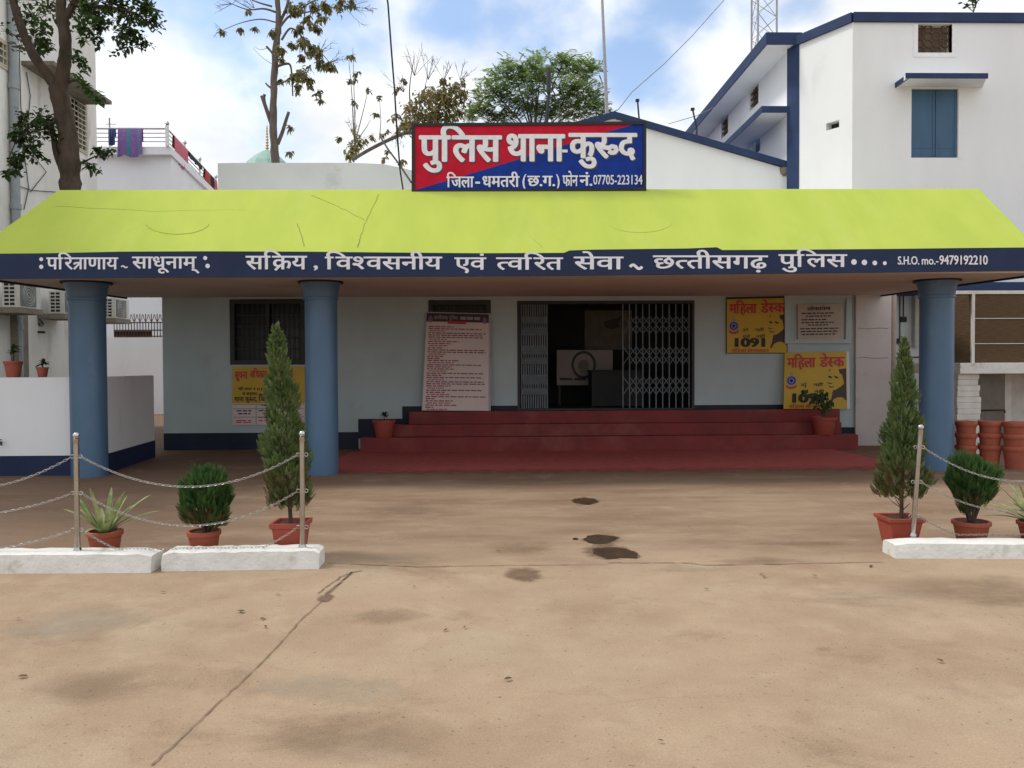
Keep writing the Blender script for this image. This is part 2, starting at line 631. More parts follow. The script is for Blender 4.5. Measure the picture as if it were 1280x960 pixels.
def write(mb, tokens, O, U, V, off=.015, n=None, depth=0.0, shear=0.0, fit=True):
    """Lays a line of writing on a plane: O is the lower left end of its base line, U its whole width, V base line to head line"""
    isl = layout(tokens if isinstance(tokens, (list, tuple)) else [tokens], 0.0)
    xs = [p[0] for v, f in isl for p in v]
    a, b = min(xs) - off * 1.25, max(xs) + off * 1.25
    bold = [(0, 0)] + ([(off * 1.25 * math.cos(t * math.pi / 5), off * .62 * math.sin(t * math.pi / 5)) for t in range(10)] if off > 0 else [])
    U, V, O = Vector(U), Vector(V), Vector(O)
    nn = Vector(n) if n is not None else U.cross(V).normalized()
    k = 0
    for v, f in isl:
        # loose pieces get slightly different depths: overlapping head lines must not share a plane
        comp = list(range(len(v)))

        def find(i):
            while comp[i] != i:
                comp[i] = comp[comp[i]]
                i = comp[i]
            return i
        for q in f:
            for i in q[1:]:
                ra, rb = find(q[0]), find(i)
                if ra != rb: comp[rb] = ra
        ids = {}
        pts = []
        for i, p in enumerate(v):
            r_ = find(i)
            if r_ not in ids:
                ids[r_] = k
                k += 1
            pts.append((p[0], p[1], depth + .00007 * (ids[r_] % 6)))
        for ci, (ox, oy) in enumerate(bold):
            vv = []
            for x, y, dz in pts:
                x, y = (x + ox - a) / (b - a), (y + oy) / HEAD
                vv.append(O + U * (x + shear * y) + V * y + nn * (dz + ci * .00045))
            mb.add(vv, f)
    return mb


def fake_line(mb, O, U, V, words, seed=0):
    """Print too small to read: word-long bars along U, each V high"""
    r = random.Random(seed)
    U, V, O = Vector(U), Vector(V), Vector(O)
    x = 0.0
    while x < 1.0 - .01:
        l = r.uniform(.5, 1.5) / words
        e = min(1.0, x + l)
        mb.quad(O + U * x, O + U * e, O + U * e + V, O + U * x + V)
        # stems below the head line
        x = e + .22 / words
    return mb


# ================================================================ GROUND
def ground_material():
    m = bpy.data.materials.new('ground_concrete')
    m.use_nodes = True
    t = m.node_tree
    L = t.links.new
    b = t.nodes['Principled BSDF']
    b.inputs['Roughness'].default_value = .88
    b.inputs['Specular IOR Level'].default_value = .25
    co = t.nodes.new('ShaderNodeTexCoord').outputs['Object']

    def noise(scale, detail, rough=.6, st=(1, 1, 1), loc=(0, 0, 0), dist=0.0):
        mp = t.nodes.new('ShaderNodeMapping')
        mp.inputs['Scale'].default_value = st
        mp.inputs['Location'].default_value = loc
        L(co, mp.inputs[0])
        n = t.nodes.new('ShaderNodeTexNoise')
        n.inputs['Scale'].default_value = scale
        n.inputs['Detail'].default_value = detail
        n.inputs['Roughness'].default_value = rough
        n.inputs['Distortion'].default_value = dist
        L(mp.outputs[0], n.inputs[0])
        return n.outputs[0]

    def rng(v, a, b_, c=0., d=1.):
        r = t.nodes.new('ShaderNodeMapRange')
        for k, q in zip(('From Min', 'From Max', 'To Min', 'To Max'), (a, b_, c, d)): r.inputs[k].default_value = q
        L(v, r.inputs[0])
        return r.outputs[0]

    def math_(op, a, b_):
        n = t.nodes.new('ShaderNodeMath')
        n.operation = op
        for i, v in enumerate((a, b_)):
            if isinstance(v, (int, float)): n.inputs[i].default_value = v
            else: L(v, n.inputs[i])
        return n.outputs[0]

    def mix(f, a, b_, mode='MIX'):
        x = t.nodes.new('ShaderNodeMix')
        x.data_type = 'RGBA'
        x.blend_type = mode
        for s, v in (('Factor', f), ('A', a), ('B', b_)):
            if isinstance(v, (int, float)): x.inputs[s].default_value = v
            elif isinstance(v, tuple): x.inputs[s].default_value = (*v, 1)
            else: L(v, x.inputs[s])
        return x.outputs['Result']
    sep = t.nodes.new('ShaderNodeSeparateXYZ')
    L(co, sep.inputs[0])
    base = mix(rng(noise(.55, 8, .64), .38, .62), (.378, .274, .184), (.298, .208, .134))
    base = mix(rng(noise(.8, 8, .62, (1, 1.3, 1), (9.1, 2.2, 0)), .50, .68, 0, .7), base, (.375, .295, .205))
    base = mix(rng(noise(2.6, 8, .65), .48, .72, 0, .7), base, (.415, .315, .215))
    # older, earthier slab beyond the joint; darker brown under the porch and leftwards
    far = rng(math_('ADD', sep.outputs[1], math_('MULTIPLY', noise(.9, 4), 1.6)), 7.0, 8.0)
    earth = mix(rng(noise(1.1, 8, .65, (.45, 1.5, 1)), .34, .66), (.315, .222, .150), (.185, .115, .072))
    base = mix(math_('MULTIPLY', far, .85), base, earth)
    deep = rng(math_('ADD', sep.outputs[1], math_('MULTIPLY', noise(.7, 5), 2.0)), 10.8, 12.6)  # tone drops to a darker brown from the porch front inwards
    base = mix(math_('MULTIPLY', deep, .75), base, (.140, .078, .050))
    left = rng(math_('ADD', sep.outputs[0], math_('MULTIPLY', noise(.8, 5), 2.4)), -.6, -2.2)
    base = mix(math_('MULTIPLY', math_('MULTIPLY', left, far), .6), base, (.160, .098, .064))
    # brown stains
    st = rng(noise(.85, 9, .68, (1, 1.5, 1), (5.2, 3.3, 0), .5), .55, .74)
    base = mix(math_('MULTIPLY', st, .75), base, (.190, .124, .076))
    # pale dust
    sd = rng(noise(1.3, 9, .7, (1, 1.4, 1), (1.2, 8.3, 0), .4), .55, .74)
    base = mix(math_('MULTIPLY', sd, .4), base, (.43, .345, .250))
    # small scuffs and pock marks
    sc = rng(noise(6.5, 7, .72, (1, 1.2, 1), (2.2, 0, 0), 1.2), .62, .72)
    base = mix(math_('MULTIPLY', sc, .35), base, (.20, .135, .088))
    # grit
    gr = rng(noise(95, 3, .7), .30, .70, .80, 1.16)
    gc = t.nodes.new('ShaderNodeCombineColor')
    for i in range(3): L(gr, gc.inputs[i])
    base = mix(.9, base, gc.outputs[0], 'MULTIPLY')
    sp = rng(noise(34, 2, .5), .66, .72)
    base = mix(math_('MULTIPLY', sp, .6), base, (.13, .088, .058))
    sp2 = rng(noise(70, 2, .5, (1, 1, 1), (4, 4, 0)), .68, .73)
    base = mix(math_('MULTIPLY', sp2, .5), base, (.52, .44, .34))
    vo = t.nodes.new('ShaderNodeTexVoronoi')
    vo.feature = 'DISTANCE_TO_EDGE'
    vo.inputs['Scale'].default_value = .42
    wv = t.nodes.new('ShaderNodeVectorMath')
    wv.operation = 'MULTIPLY_ADD'
    nz = t.nodes.new('ShaderNodeTexNoise')
    nz.inputs['Scale'].default_value = 2.2
    nz.inputs['Detail'].default_value = 7
    L(co, nz.inputs[0])
    L(nz.outputs['Color'], wv.inputs[0])
    wv.inputs[1].default_value = (.55, .55, 0)
    L(co, wv.inputs[2])
    L(wv.outputs[0], vo.inputs['Vector'])
    hair = math_('MULTIPLY', rng(vo.outputs[0], .0045, .0010), rng(noise(.6, 4, .5, (1, 1, 1), (7, 1, 0)), .50, .58))
    base = mix(math_('MULTIPLY', hair, .16), base, (.14, .095, .062))
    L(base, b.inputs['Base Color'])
    bp = t.nodes.new('ShaderNodeBump')
    bp.inputs['Strength'].default_value = .35
    bp.inputs['Distance'].default_value = .012
    L(math_('ADD', noise(60, 6, .7), math_('MULTIPLY', noise(3.5, 4), 2.0)), bp.inputs['Height'])
    L(bp.outputs[0], b.inputs['Normal'])
    MATS['ground_concrete'] = m


ground_material()
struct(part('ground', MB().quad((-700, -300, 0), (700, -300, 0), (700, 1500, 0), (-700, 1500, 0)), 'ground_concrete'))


def stain_material(name, col, col2, rough, spec=.3, hard=.35, top=1.0, nsc=9):
    m = mat(name, col, col2, scale=8, rough=rough, spec=spec)
    t = m.node_tree
    a = t.nodes.new('ShaderNodeAttribute')
    a.attribute_name = 'fade'
    co = t.nodes.new('ShaderNodeTexCoord')
    n = t.nodes.new('ShaderNodeTexNoise')
    n.inputs['Scale'].default_value = nsc
    n.inputs['Detail'].default_value = 9
    n.inputs['Roughness'].default_value = .72
    t.links.new(co.outputs['Object'], n.inputs[0])
    q = t.nodes.new('ShaderNodeMath')
    q.operation = 'MULTIPLY_ADD'
    t.links.new(n.outputs[0], q.inputs[0])
    q.inputs[1].default_value = 1.1 if top > .9 else 1.9
    t.links.new(a.outputs['Fac'], q.inputs[2])
    r_ = t.nodes.new('ShaderNodeMapRange')
    r_.interpolation_type = 'SMOOTHSTEP'
    lo_ = .95 if top > .98 else (.76 if top > .9 else 1.25)
    r_.inputs['From Min'].default_value = lo_
    r_.inputs['From Max'].default_value = lo_ + hard
    r_.inputs['To Max'].default_value = top
    t.links.new(q.outputs[0], r_.inputs[0])
    t.links.new(r_.outputs[0], t.nodes['Principled BSDF'].inputs['Alpha'])


stain_material('wet', (.042, .028, .018), (.075, .048, .030), .32, .45, .16)
stain_material('damp', (.155, .098, .060), (.20, .13, .082), .8, .25, .6)
stain_material('stain', (.205, .136, .086), (.25, .168, .108), .88, .25, 1.1, .5, 2.6)
stain_material('dust', (.40, .335, .255), (.36, .30, .225), .9, .2, .9, .6, 3.2)
NP = [0]


def ground_patch(name, px, py, wpx, hpx, m, seed):
    a, b = G(px - wpx / 2, py), G(px + wpx / 2, py)
    c, d = G(px, py + hpx / 2), G(px, py - hpx / 2)
    cx, cy, rx, ry = (a.x + b.x) / 2, (c.y + d.y) / 2, (b.x - a.x) / 2 * 1.25, (d.y - c.y) / 2 * 1.25
    r = random.Random(seed)
    ph = [r.uniform(0, 6.28) for _ in range(6)]
    n = 40
    NP[0] += 1
    z = .0012 + .00014 * NP[0]
    vs, fs, fd = [(cx, cy, z)], [], [1.0]
    for k, fv_ in ((.35, .85), (.7, .5), (1.0, 0.0)):
        for i in range(n):
            t = 6.2832 * i / n
            q = k * (1 + .16 * sum(math.sin((j + 1) * t + ph[j]) / (j + 1.3) for j in range(6)))
            vs.append((cx + rx * q * math.cos(t), cy + ry * q * math.sin(t), z))
            fd.append(fv_)
    for i in range(n):
        fs.append((0, 1 + i, 1 + (i + 1) % n))
        for k in (0, 1):
            o_ = 1 + k * n
            fs.append((o_ + i, o_ + n + i, o_ + n + (i + 1) % n, o_ + (i + 1) % n))
    o = struct(part(name, MB().add(vs, fs), m))
    at = o.data.attributes.new('fade', 'FLOAT', 'POINT')
    for i, v in enumerate(fd): at.data[i].value = v


for q in ((1215, 740, 300, 42, 1), (430, 925, 300, 70, 3), (470, 772, 110, 26, 4), (1010, 679, 150, 8, 5), (960, 702, 150, 12, 6),
          (500, 640, 190, 24, 18), (110, 860, 200, 50, 13), (1030, 812, 36, 8, 14), (655, 687, 110, 22, 20)):
    ground_patch('dirt_stain', *q[:4], 'stain', q[4])
for q in ((80, 782, 190, 50, 8), (420, 860, 200, 44, 10), (870, 712, 110, 8, 12)):
    ground_patch('dust_patch', *q[:4], 'dust', q[4])
ground_patch('damp_patch', 656, 718, 62, 20, 'damp', 5)
ground_patch('damp_patch', 762, 690, 74, 24, 'damp', 6)
ground_patch('damp_patch', 750, 674, 56, 16, 'damp', 7)
ground_patch('damp_patch', 730, 627, 42, 12, 'damp', 8)
ground_patch('wet_patch', 730, 627, 37, 9, 'wet', 1)
ground_patch('wet_patch', 751, 675, 48, 12.5, 'wet', 2)
ground_patch('wet_patch', 766, 692, 62, 16, 'wet', 3)
ground_patch('wet_patch', 719, 674, 8, 3, 'wet', 4)

# red painted floor in front of the steps
stain_material('red_worn', (.44, .105, .095), (.33, .070, .066), .8, .25, .55, .97, 4.0)
RX0, RX1, RY0, RY1 = G(408, 575).x, G(1108, 575).x, G(700, 597).y, 15.2
rgv, rgf, rga = [], [], []
NX, NY = 60, 10
for i in range(NX + 1):
    for j in range(NY + 1):
        u, v = i / NX, j / NY
        rgv.append((RX0 + (RX1 - RX0) * u - (1 - v) * .12 * (1 if u < .5 else -1), RY0 + (RY1 - RY0) * v, .0085))
        rga.append(min(1.0, v * 2.6, u * 26 + .1, (1 - u) * 26 + .1))
for i in range(NX):
    for j in range(NY):
        a = i * (NY + 1) + j
        rgf.append((a, a + NY + 1, a + NY + 2, a + 1))
ro = struct(part('red_pavement', MB().add(rgv, rgf), 'red_worn'))
at_ = ro.data.attributes.new('fade', 'FLOAT', 'POINT')
for i, v in enumerate(rga): at_.data[i].value = v


def crack(pts, wd, seed, z=.05):
    z = .0062
    r = random.Random(seed)
    P3 = []
    for a, b in zip(pts[:-1], pts[1:]):
        for i in range(12):
            f = i / 12
            p = a.lerp(b, f)
            P3.append((p.x + r.uniform(-.006, .006), p.y + r.uniform(-.006, .006)))
    P3.append((pts[-1].x, pts[-1].y))
    mb = MB()
    for a, b in zip(P3[:-1], P3[1:]):
        d = Vector((b[0] - a[0], b[1] - a[1], 0))
        if d.length < 1e-5: continue
        nn = Vector((-d.y, d.x, 0)).normalized()
        w1 = wd * r.uniform(.5, 1.3)
        A, B = Vector((a[0], a[1], z)), Vector((b[0], b[1], z))
        mb.quad(A - nn * w1 / 2, B - nn * w1 / 2, B + nn * w1 / 2, A + nn * w1 / 2)
    struct(part('ground_joint', mb, 'crack'))


crack([G(190, 958), G(240, 910), G(320, 836), G(380, 772), G(440, 716)], .0075, 3, .05)
crack([G(410, 704), G(520, 709), G(640, 707), G(760, 706)], .012, 4, .05)
crack([G(760, 704), G(860, 704), G(880, 707), G(1104, 703)], .012, 5, .05)
crack([G(402, 748), G(440, 716), G(452, 714)], .016, 6, .05)
crack([G(398, 742), G(425, 722), G(440, 716)], .010, 7, .05)
ground_patch('dirt_stain', 408, 748, 26, 12, 'damp', 27)

# ================================================================ STATION BUILDING
YW = 15.7
wallL = P(203.5, 450, YW).x
wallR = P(1068, 450, YW).x
SOFF0, SOFF1 = 2.86, 2.97
YF = 10.9
ztop = 3.05
station = thing('police_station', 'long single storey station house with lime green sloping porch roof on blue pillars', 'police station', (0, YW, 0))


def rectY(x0, y0, x1, y1, Y):
    a, b = P(x0, y1, Y), P(x1, y0, Y)
    return [a.x, b.x, a.z, b.z]


win1 = rectY(288, 374, 381, 456, YW)
win2 = rectY(536, 375, 613.5, 447, YW)
door = rectY(647, 375.5, 868, 513, YW)
FLOORZ = door[2]
mb = MB().gridwall(wallL, wallR, 0, 4.0, YW, YW + .25, [tuple(win1), tuple(win2), tuple(door)])
part('wall', mb, 'aqua_wall', station)
# white end pier
pierR = P(1112, 450, YW).x
part('wall', MB().box(wallR + .002, pierR, YW - .06, YW + .3, 0, 4.0), 'pink_wall', station)
part('wall', MB().box(wallL, wallL + .25, YW + .25, YW + 8, 0, 4.0), 'aqua_wall', station)
for pts in (((1068, 448), (1080, 446.5), (1092, 448), (1110, 447)), ((1072, 410), (1085, 411), (1100, 410), (1110, 410.5))):
    ck = MB().tube([P(x, y, YW - .06) for x, y in pts], .006, 4)
    part('plaster_crack', ck, 'concrete_dirty', station)
# stepped navy plinth: follows the steps
c0, c1, c2 = P(448, 540, YW).x, P(503, 520, YW).x, P(535, 510, YW).x


def band(xa, xb, za, zb):
    part('plinth_band', MB().box(xa, xb, YW - .012, YW, za, zb), 'navy_dark', station)


z_lo = P(300, 541, YW).z
band(wallL, c0, 0, z_lo)
band(c0, c1, 0.2, P(470, 523.5, YW).z)
band(c1, door[0], .45, P(560, 507.5, YW).z)
xr0, xr1 = P(983, 500, YW).x, P(1049, 500, YW).x
band(door[1], xr1, .45, P(930, 506, YW).z)
band(xr1 + .001, wallR, .0, P(1060, 534, YW).z)

# steps
H1, H2, H3 = .28, .50, FLOORZ
st = MB()
y3, y2, y1 = YW - .25, YW - .50, YW - .76
st.box(P(511, 520, y3).x, P(1050, 520, y3).x, y3, YW - .0125, 0, H3)
part('step', st, 'red_floor', station, bevel=.012)
st = MB()
st.box(P(490, 530, y2).x, P(1052, 530, y2).x, y2, y3, 0, H2)
part('step', st, 'red_floor', station, bevel=.012)
st = MB()
st.box(P(450, 550, y1).x, P(1073, 550, y1).x, y1, y2, 0, H1)
part('step', st, 'red_floor', station, bevel=.012)

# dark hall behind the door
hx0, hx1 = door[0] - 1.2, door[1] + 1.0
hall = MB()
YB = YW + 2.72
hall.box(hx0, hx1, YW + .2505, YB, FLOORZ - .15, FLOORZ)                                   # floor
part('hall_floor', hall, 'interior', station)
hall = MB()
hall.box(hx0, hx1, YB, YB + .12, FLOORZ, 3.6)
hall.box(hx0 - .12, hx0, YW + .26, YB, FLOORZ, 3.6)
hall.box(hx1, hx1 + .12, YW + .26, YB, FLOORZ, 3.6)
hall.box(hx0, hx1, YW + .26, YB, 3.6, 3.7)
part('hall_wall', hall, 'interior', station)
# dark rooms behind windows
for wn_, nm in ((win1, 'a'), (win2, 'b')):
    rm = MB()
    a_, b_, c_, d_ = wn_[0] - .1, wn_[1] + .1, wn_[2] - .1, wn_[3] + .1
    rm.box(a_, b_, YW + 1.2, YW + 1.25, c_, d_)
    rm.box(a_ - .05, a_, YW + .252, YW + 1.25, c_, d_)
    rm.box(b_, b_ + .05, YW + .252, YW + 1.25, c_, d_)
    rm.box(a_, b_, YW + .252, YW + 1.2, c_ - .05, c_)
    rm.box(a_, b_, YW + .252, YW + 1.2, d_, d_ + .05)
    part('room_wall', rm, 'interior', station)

part('roof_slab', MB().box(wallL, pierR, YW - .05, YW + 2.75, 4.001, 4.15), 'old_white', station)
# windows
def barred_window(r, nb, nh, mull):
    f = MB()
    x0, x1, z0, z1 = r
    t = .09
    f.box(x0, x0 + t, YW - .02, YW + .08, z0, z1)
    f.box(x1 - t, x1, YW - .02, YW + .08, z0, z1)
    f.box(x0 + t, x1 - t, YW - .02, YW + .08, z1 - t, z1)
    f.box(x0 + t, x1 - t, YW - .02, YW + .08, z0, z0 + t)
    if mull: f.box((x0 + x1) / 2 - .035, (x0 + x1) / 2 + .035, YW - .01, YW + .07, z0 + t, z1 - t)
    w_ = part('window', f, 'dark_metal', station, bevel=.006)
    g = MB()
    for i in range(nb):
        x = x0 + t + (x1 - x0 - 2 * t) * (i + .5) / nb
        g.tube([(x, YW + .03, z0 + t), (x, YW + .03, z1 - t)], .008, 6)
    for i in range(nh):
        z = z0 + t + (z1 - z0 - 2 * t) * (i + 1) / (nh + 1)
        g.box(x0 + t, x1 - t, YW + .04, YW + .05, z - .012, z + .012)
    part('grille', g, 'dark_metal', w_)
    part('pane', MB().box(x0 + t, x1 - t, YW + .10, YW + .11, z0 + t, z1 - t), 'glass_dark', w_)


barred_window(win1, 13, 4, True)
barred_window(win2, 9, 7, False)

# door frame and folding lattice gates
df = MB()
x0, x1, z0, z1 = door
df.box(x0, x0 + .05, YW - .01, YW + .1, z0, z1)
df.box(x1 - .05, x1, YW - .01, YW + .1, z0, z1)
df.box(x0 + .05, x1 - .05, YW - .01, YW + .1, z1 - .06, z1)
df.box(x0 + .05, x1 - .05, YW - .01, YW + .1, z0, z0 + .03)
part('door_frame', df, 'dark_metal', station)


def lattice_gate(xa, xb, n, bw):
    g = MB()
    zz0, zz1 = z0 + .035, z1 - .065
    xs = [xa + (xb - xa) * i / (n - 1) for i in range(n)]
    for x in xs:
        g.box(x - bw, x + bw, YW + .035, YW + .055, zz0, zz1)
    gate_ = part('folding_gate', g, 'gate_metal', station)
    Hh = zz1 - zz0
    for (u, v) in ((.115, .285), (.41, .58), (.70, .87)):
        zt, zb = zz1 - u * Hh, zz1 - v * Hh
        lt = MB()
        for i in range(n - 1):
            j = min(i + 2, n - 1)
            f = (j - i) / 2
            for (a, b, yo) in ((zt, zt + (zb - zt) * f, .0), (zb, zb + (zt - zb) * f, .012)):
                lt.tube([(xs[i], YW + .022 - yo, a), (xs[j], YW + .022 - yo, b)], .0095, 4)
        part('lattice', lt, 'gate_metal', gate_)
    if n > 11:
        for k in (.14, .27, .42, .55, .70, .84):
            bz = MB().box(xa, xb, YW + .060, YW + .066, zz1 - k * Hh - .05, zz1 - k * Hh + .05)
            part('cross_band', bz, 'gate_metal', gate_)


lattice_gate(P(652, 440, YW).x, P(684, 440, YW).x, 12, .012)
lattice_gate(P(779, 440, YW).x, P(862, 440, YW).x, 11, .010)

# ---- porch roof
rl, rr_ = P(75, 242, 12.3), P(1222, 234.5, 12.3)
zr = (rl.z + rr_.z) / 2
XL, XR = -7.1, 7.62
FB, FT = P(640, 345, YF).z, P(640, 316, YF).z
cy0, cy1 = YF + .06, 13.9
roof = MB()
A = [(XL, cy0, FT - .02), (XR, cy0, FT - .02), (XR, cy1, FT), (XL, cy1, FT)]
Bv = [(rl.x, 12.25, zr), (rr_.x, 12.25, zr + .02), (rr_.x, 12.45, zr + .02), (rl.x, 12.45, zr)]
roof.add(A + Bv, [(0, 1, 5, 4), (1, 2, 6, 5), (2, 3, 7, 6), (3, 0, 4, 7), (4, 5, 6, 7), (3, 2, 1, 0)])
canopy = part('porch_roof', roof, 'lime_paint', station, bevel=.02)
# soffit slab rises a little towards the wall
sl = MB()
sl.add([(XL, YF + .05, SOFF0), (XR, YF + .05, SOFF0), (XR, YW - .002, SOFF1), (XL, YW - .002, SOFF1),
        (XL, YF + .05, FT - .06), (XR, YF + .05, FT - .06), (XR, YW - .002, FT - .02), (XL, YW - .002, FT - .02)],
       [(0, 3, 2, 1), (4, 5, 6, 7), (0, 1, 5, 4), (1, 2, 6, 5), (2, 3, 7, 6), (3, 0, 4, 7)])
part('soffit', sl, 'soffit_paint', canopy)
for X, s in ((XL, -1), (XR, 1)):
    ed = MB().add([(X, YF + .05, SOFF0 - .03), (X + s * .03, YF + .05, SOFF0 - .03), (X + s * .03, YW - .01, SOFF1 - .03), (X, YW - .01, SOFF1 - .03),
            (X, YF + .05, FT - .08), (X + s * .03, YF + .05, FT - .08), (X + s * .03, YW - .01, FT - .04), (X, YW - .01, FT - .04)],
           [(0, 3, 2, 1), (4, 5, 6, 7), (0, 1, 5, 4), (1, 2, 6, 5), (2, 3, 7, 6), (3, 0, 4, 7)])
    part('roof_edge', ed, 'navy_paint', canopy)
# painted fascia: hand cut upper line
topl = [(-48, 318.5), (0, 317), (60, 316.5), (150, 314.5), (260, 314), (380, 314.5), (480, 315.5), (600, 316.5), (705, 316), (712, 313), (740, 312), (860, 310.5), (896, 309), (903, 312.5), (1000, 312), (1120, 311), (1200, 310), (1330, 309)]
bl = [(1330, 337.5), (1100, 340.5), (900, 342.5), (640, 345), (400, 346), (200, 346.5), (0, 348.5), (-48, 349)]
fp = [P(x, y, YF) for x, y in topl + bl]
fp[0].x = fp[-1].x = XL - .032
fp[len(topl) - 1].x = fp[len(topl)].x = XR + .032
fascia = part('fascia', MB().prism(fp, (0, .048, 0)), 'navy_paint', canopy)

FY = YF - .004


def fas(mb, tokens, x0, x1, yt, yb, off=.016, shear=0.0):
    O = P(x0, yb, FY)
    write(mb, tokens, O, P(x1, yb, FY) - O, P(x0, yt, FY) - O, off, (0, -1, 0), 0.0, shear)


fl = MB()


def disc(mb, px, py, rpx, Y, n=14):
    c = P(px, py, Y)
    r = rpx * Y / 1000
    mb.quad(*[(c.x + r * math.cos(2 * math.pi * i / n), c.y, c.z + r * math.sin(2 * math.pi * i / n)) for i in range(n)])


disc(fl, 51.5, 324, 2.4, FY)
disc(fl, 51.5, 333.5, 2.6, FY)
fas(fl, ['पर', 'ि'][:0] + ['प', 'ि', 'र', 'tra', 'ा', 'ण', 'ा', 'य'], 58, 148, 322, 336.5)
fas(fl, ['@~'], 151, 160, 331, 336)
fas(fl, ['सा', 'धू', 'ना', 'म्'], 165, 249.5, 321, 335.5)
disc(fl, 256.5, 322.5, 2.5, FY)
disc(fl, 259.5, 332.5, 2.8, FY)
fas(fl, ['स', 'ि', 'kra', 'य'], 307, 384, 320, 336.5)
fas(fl, [','], 392, 397.5, 320, 335)
fas(fl, ['ि', 'व', 'half_sha', 'व', 'स', 'नी', 'य'], 406, 553, 321, 336.5)
fas(fl, ['ए', 'वं'], 568, 608, 322, 337)
fas(fl, ['half_ta', 'व', 'ि', 'र', 'त'], 620, 704, 322, 337)
fas(fl, ['से', 'वा'], 717, 779.5, 321, 336.5)
fas(fl, ['@~'], 786, 804, 328, 339)
fas(fl, ['छ', 'half_ta', 'ती', 'स', 'ग', 'ढ़'], 816, 960, 319.5, 335.5)
fas(fl, ['पु', 'ि', 'ल', 'स'], 973, 1059, 318, 333.5)
for dx, dy, dr in ((1067.5, 327.5, 3.6), (1080.5, 328, 3.5), (1093.5, 328.7, 3.0), (1106, 329, 2.5)):
    disc(fl, dx, dy, dr, FY)
fas(fl, ['S.H.O.'], 1122, 1149, 321.5, 330.5, .024)
fas(fl, ['mo.-'], 1152, 1173, 321.5, 330.5, .02)
fas(fl, ['9479192210'], 1174, 1234.5, 320.5, 330.5, .022)
part('lettering', fl, 'letter_white', fascia)

# faint rings and repaired seams in the plaster of the roof slope
def onslope(px, py, lift=.004):
    d = ray(px, py)
    p0, a, b = Vector(A[0]), Vector(A[1]) - Vector(A[0]), Vector(Bv[0]) - Vector(A[0])
    n_ = a.cross(b).normalized()
    if n_.y > 0: n_ = -n_
    p = CAM + d * ((p0 - CAM).dot(n_) / d.dot(n_))
    return p + n_ * lift


for cx, cy, rx, ry, a0, a1 in ((222, 278, 40, 15, 10, 170), (800, 278, 40, 13, 0, 180)):
    rg = MB().tube([onslope(cx + rx * math.cos(R(a)), cy + ry * math.sin(R(a))) for a in range(a0, a1 + 1, 8)], .0055, 5)
    part('plaster_ring', rg, 'lime_faint', canopy)
for pts in ([(457, 278), (451, 295), (447, 312)], [(474, 243), (468, 256), (462, 268), (459, 274), (457, 278)], [(457, 276), (445, 270), (430, 262), (412, 254), (398, 248), (388, 244)], [(660, 294), (672, 304), (680, 311)], [(1222, 250), (1180, 262), (1100, 270)], [(372, 280), (378, 297), (380, 310)], [(70, 258), (190, 264), (330, 262)], [(940, 252), (1010, 260), (1040, 262)]):
    rs_ = random.Random(len(pts) * 7 + pts[0][0])
    fine = []
    for (xa, ya), (xb, yb_) in zip(pts[:-1], pts[1:]):
        for k in range(6): fine.append((xa + (xb - xa) * k / 6 + rs_.uniform(-1, 1) * .8, ya + (yb_ - ya) * k / 6 + rs_.uniform(-.5, .5)))
    sm = MB().tube([onslope(x, y, .001) for x, y in fine], .0085 if len(pts) in (5, 6) or pts[0][0] in (457, 372) else .0035, 4)
    part('plaster_seam', sm, 'lime_dark', canopy)

# pillars
def pillar(px, pyb, rpx):
    b = G(px, pyb)
    r = rpx * b.y / 1000 * .985
    c = (b.x, 12.05, 0)
    zt = SOFF0 + (SOFF1 - SOFF0) * (12.05 - YF) / (YW - YF) - .003
    prof = [(r * 1.0, 0), (r, zt - .40), (r * 1.0, zt - .285), (r * 1.07, zt - .28), (r * 1.08, zt - .265), (r * 1.07, zt - .245), (r * 1.03, zt - .24), (r * 1.06, zt - .20), (r * 1.11, zt - .12), (r * 1.18, zt - .06), (r * 1.23, zt - .028)]
    p = part('pillar', MB().lathe(prof, c, 40), 'blue_pillar', station, smooth=True)
    part('capital_plate', MB().lathe([(r * 1.40, 0), (r * 1.40, .026)], (c[0], c[1], zt - .0275), 40), 'navy_dark', p)


pillar(107, 596, 21.5)
pillar(400.5, 594, 20.3)
pillar(1177, 588, 20.5)

# ---- upper block set back behind the porch
ub = MB()
YU = 18.3
pts = [P(272, 204, YU), P(300, 203.6, YU), P(440, 203.5, YU), P(478, 205, YU), P(500, 209, YU), P(530, 217, YU), P(530, 240, YU)]
poly = [(p.x, YU, p.z) for p in pts] + [(pts[-1].x, YU, 2.5), (pts[0].x, YU, 2.5)]
ub.prism(poly, (0, 5, 0))
part('upper_wall', ub, 'grey_white', station)

# ================================================================ SIGN BOARD ON THE ROOF
YS = 12.2
s0, s1 = P(514.5, 241, YS), P(808, 152, YS)
sgn = thing('sign_board', 'big red and blue painted name board standing on the lime green porch roof', 'sign', ((s0.x + s1.x) / 2, YS, s0.z))
corner = [P(514.5, 241.5, YS), P(808, 238.5, YS), P(808, 151.5, YS), P(514.5, 154, YS)]
inner = [P(518.5, 237.5, YS), P(804.5, 234, YS), P(804.5, 155.3, YS), P(518.5, 157.5, YS)]
fr = MB()
for i in range(4):
    j = (i + 1) % 4
    fr.prism([corner[i], corner[j], inner[j], inner[i]], (0, .07, 0))
part('frame', fr, 'black_frame', sgn)
diag = [(518.5, 237.2), (560, 225.5), (600, 213.5), (640, 201.5), (680, 189.5), (720, 177), (760, 164.5), (793, 155.4)]
dp = [P(x, y, YS + .02) for x, y in diag]
dp[0] = P(518.5, 237.5, YS + .02)
bl_ = dp + [P(804.5, 155.3, YS + .02), P(804.5, 234, YS + .02)]
rd_ = dp[::-1] + [P(518.5, 157.5, YS + .02)]
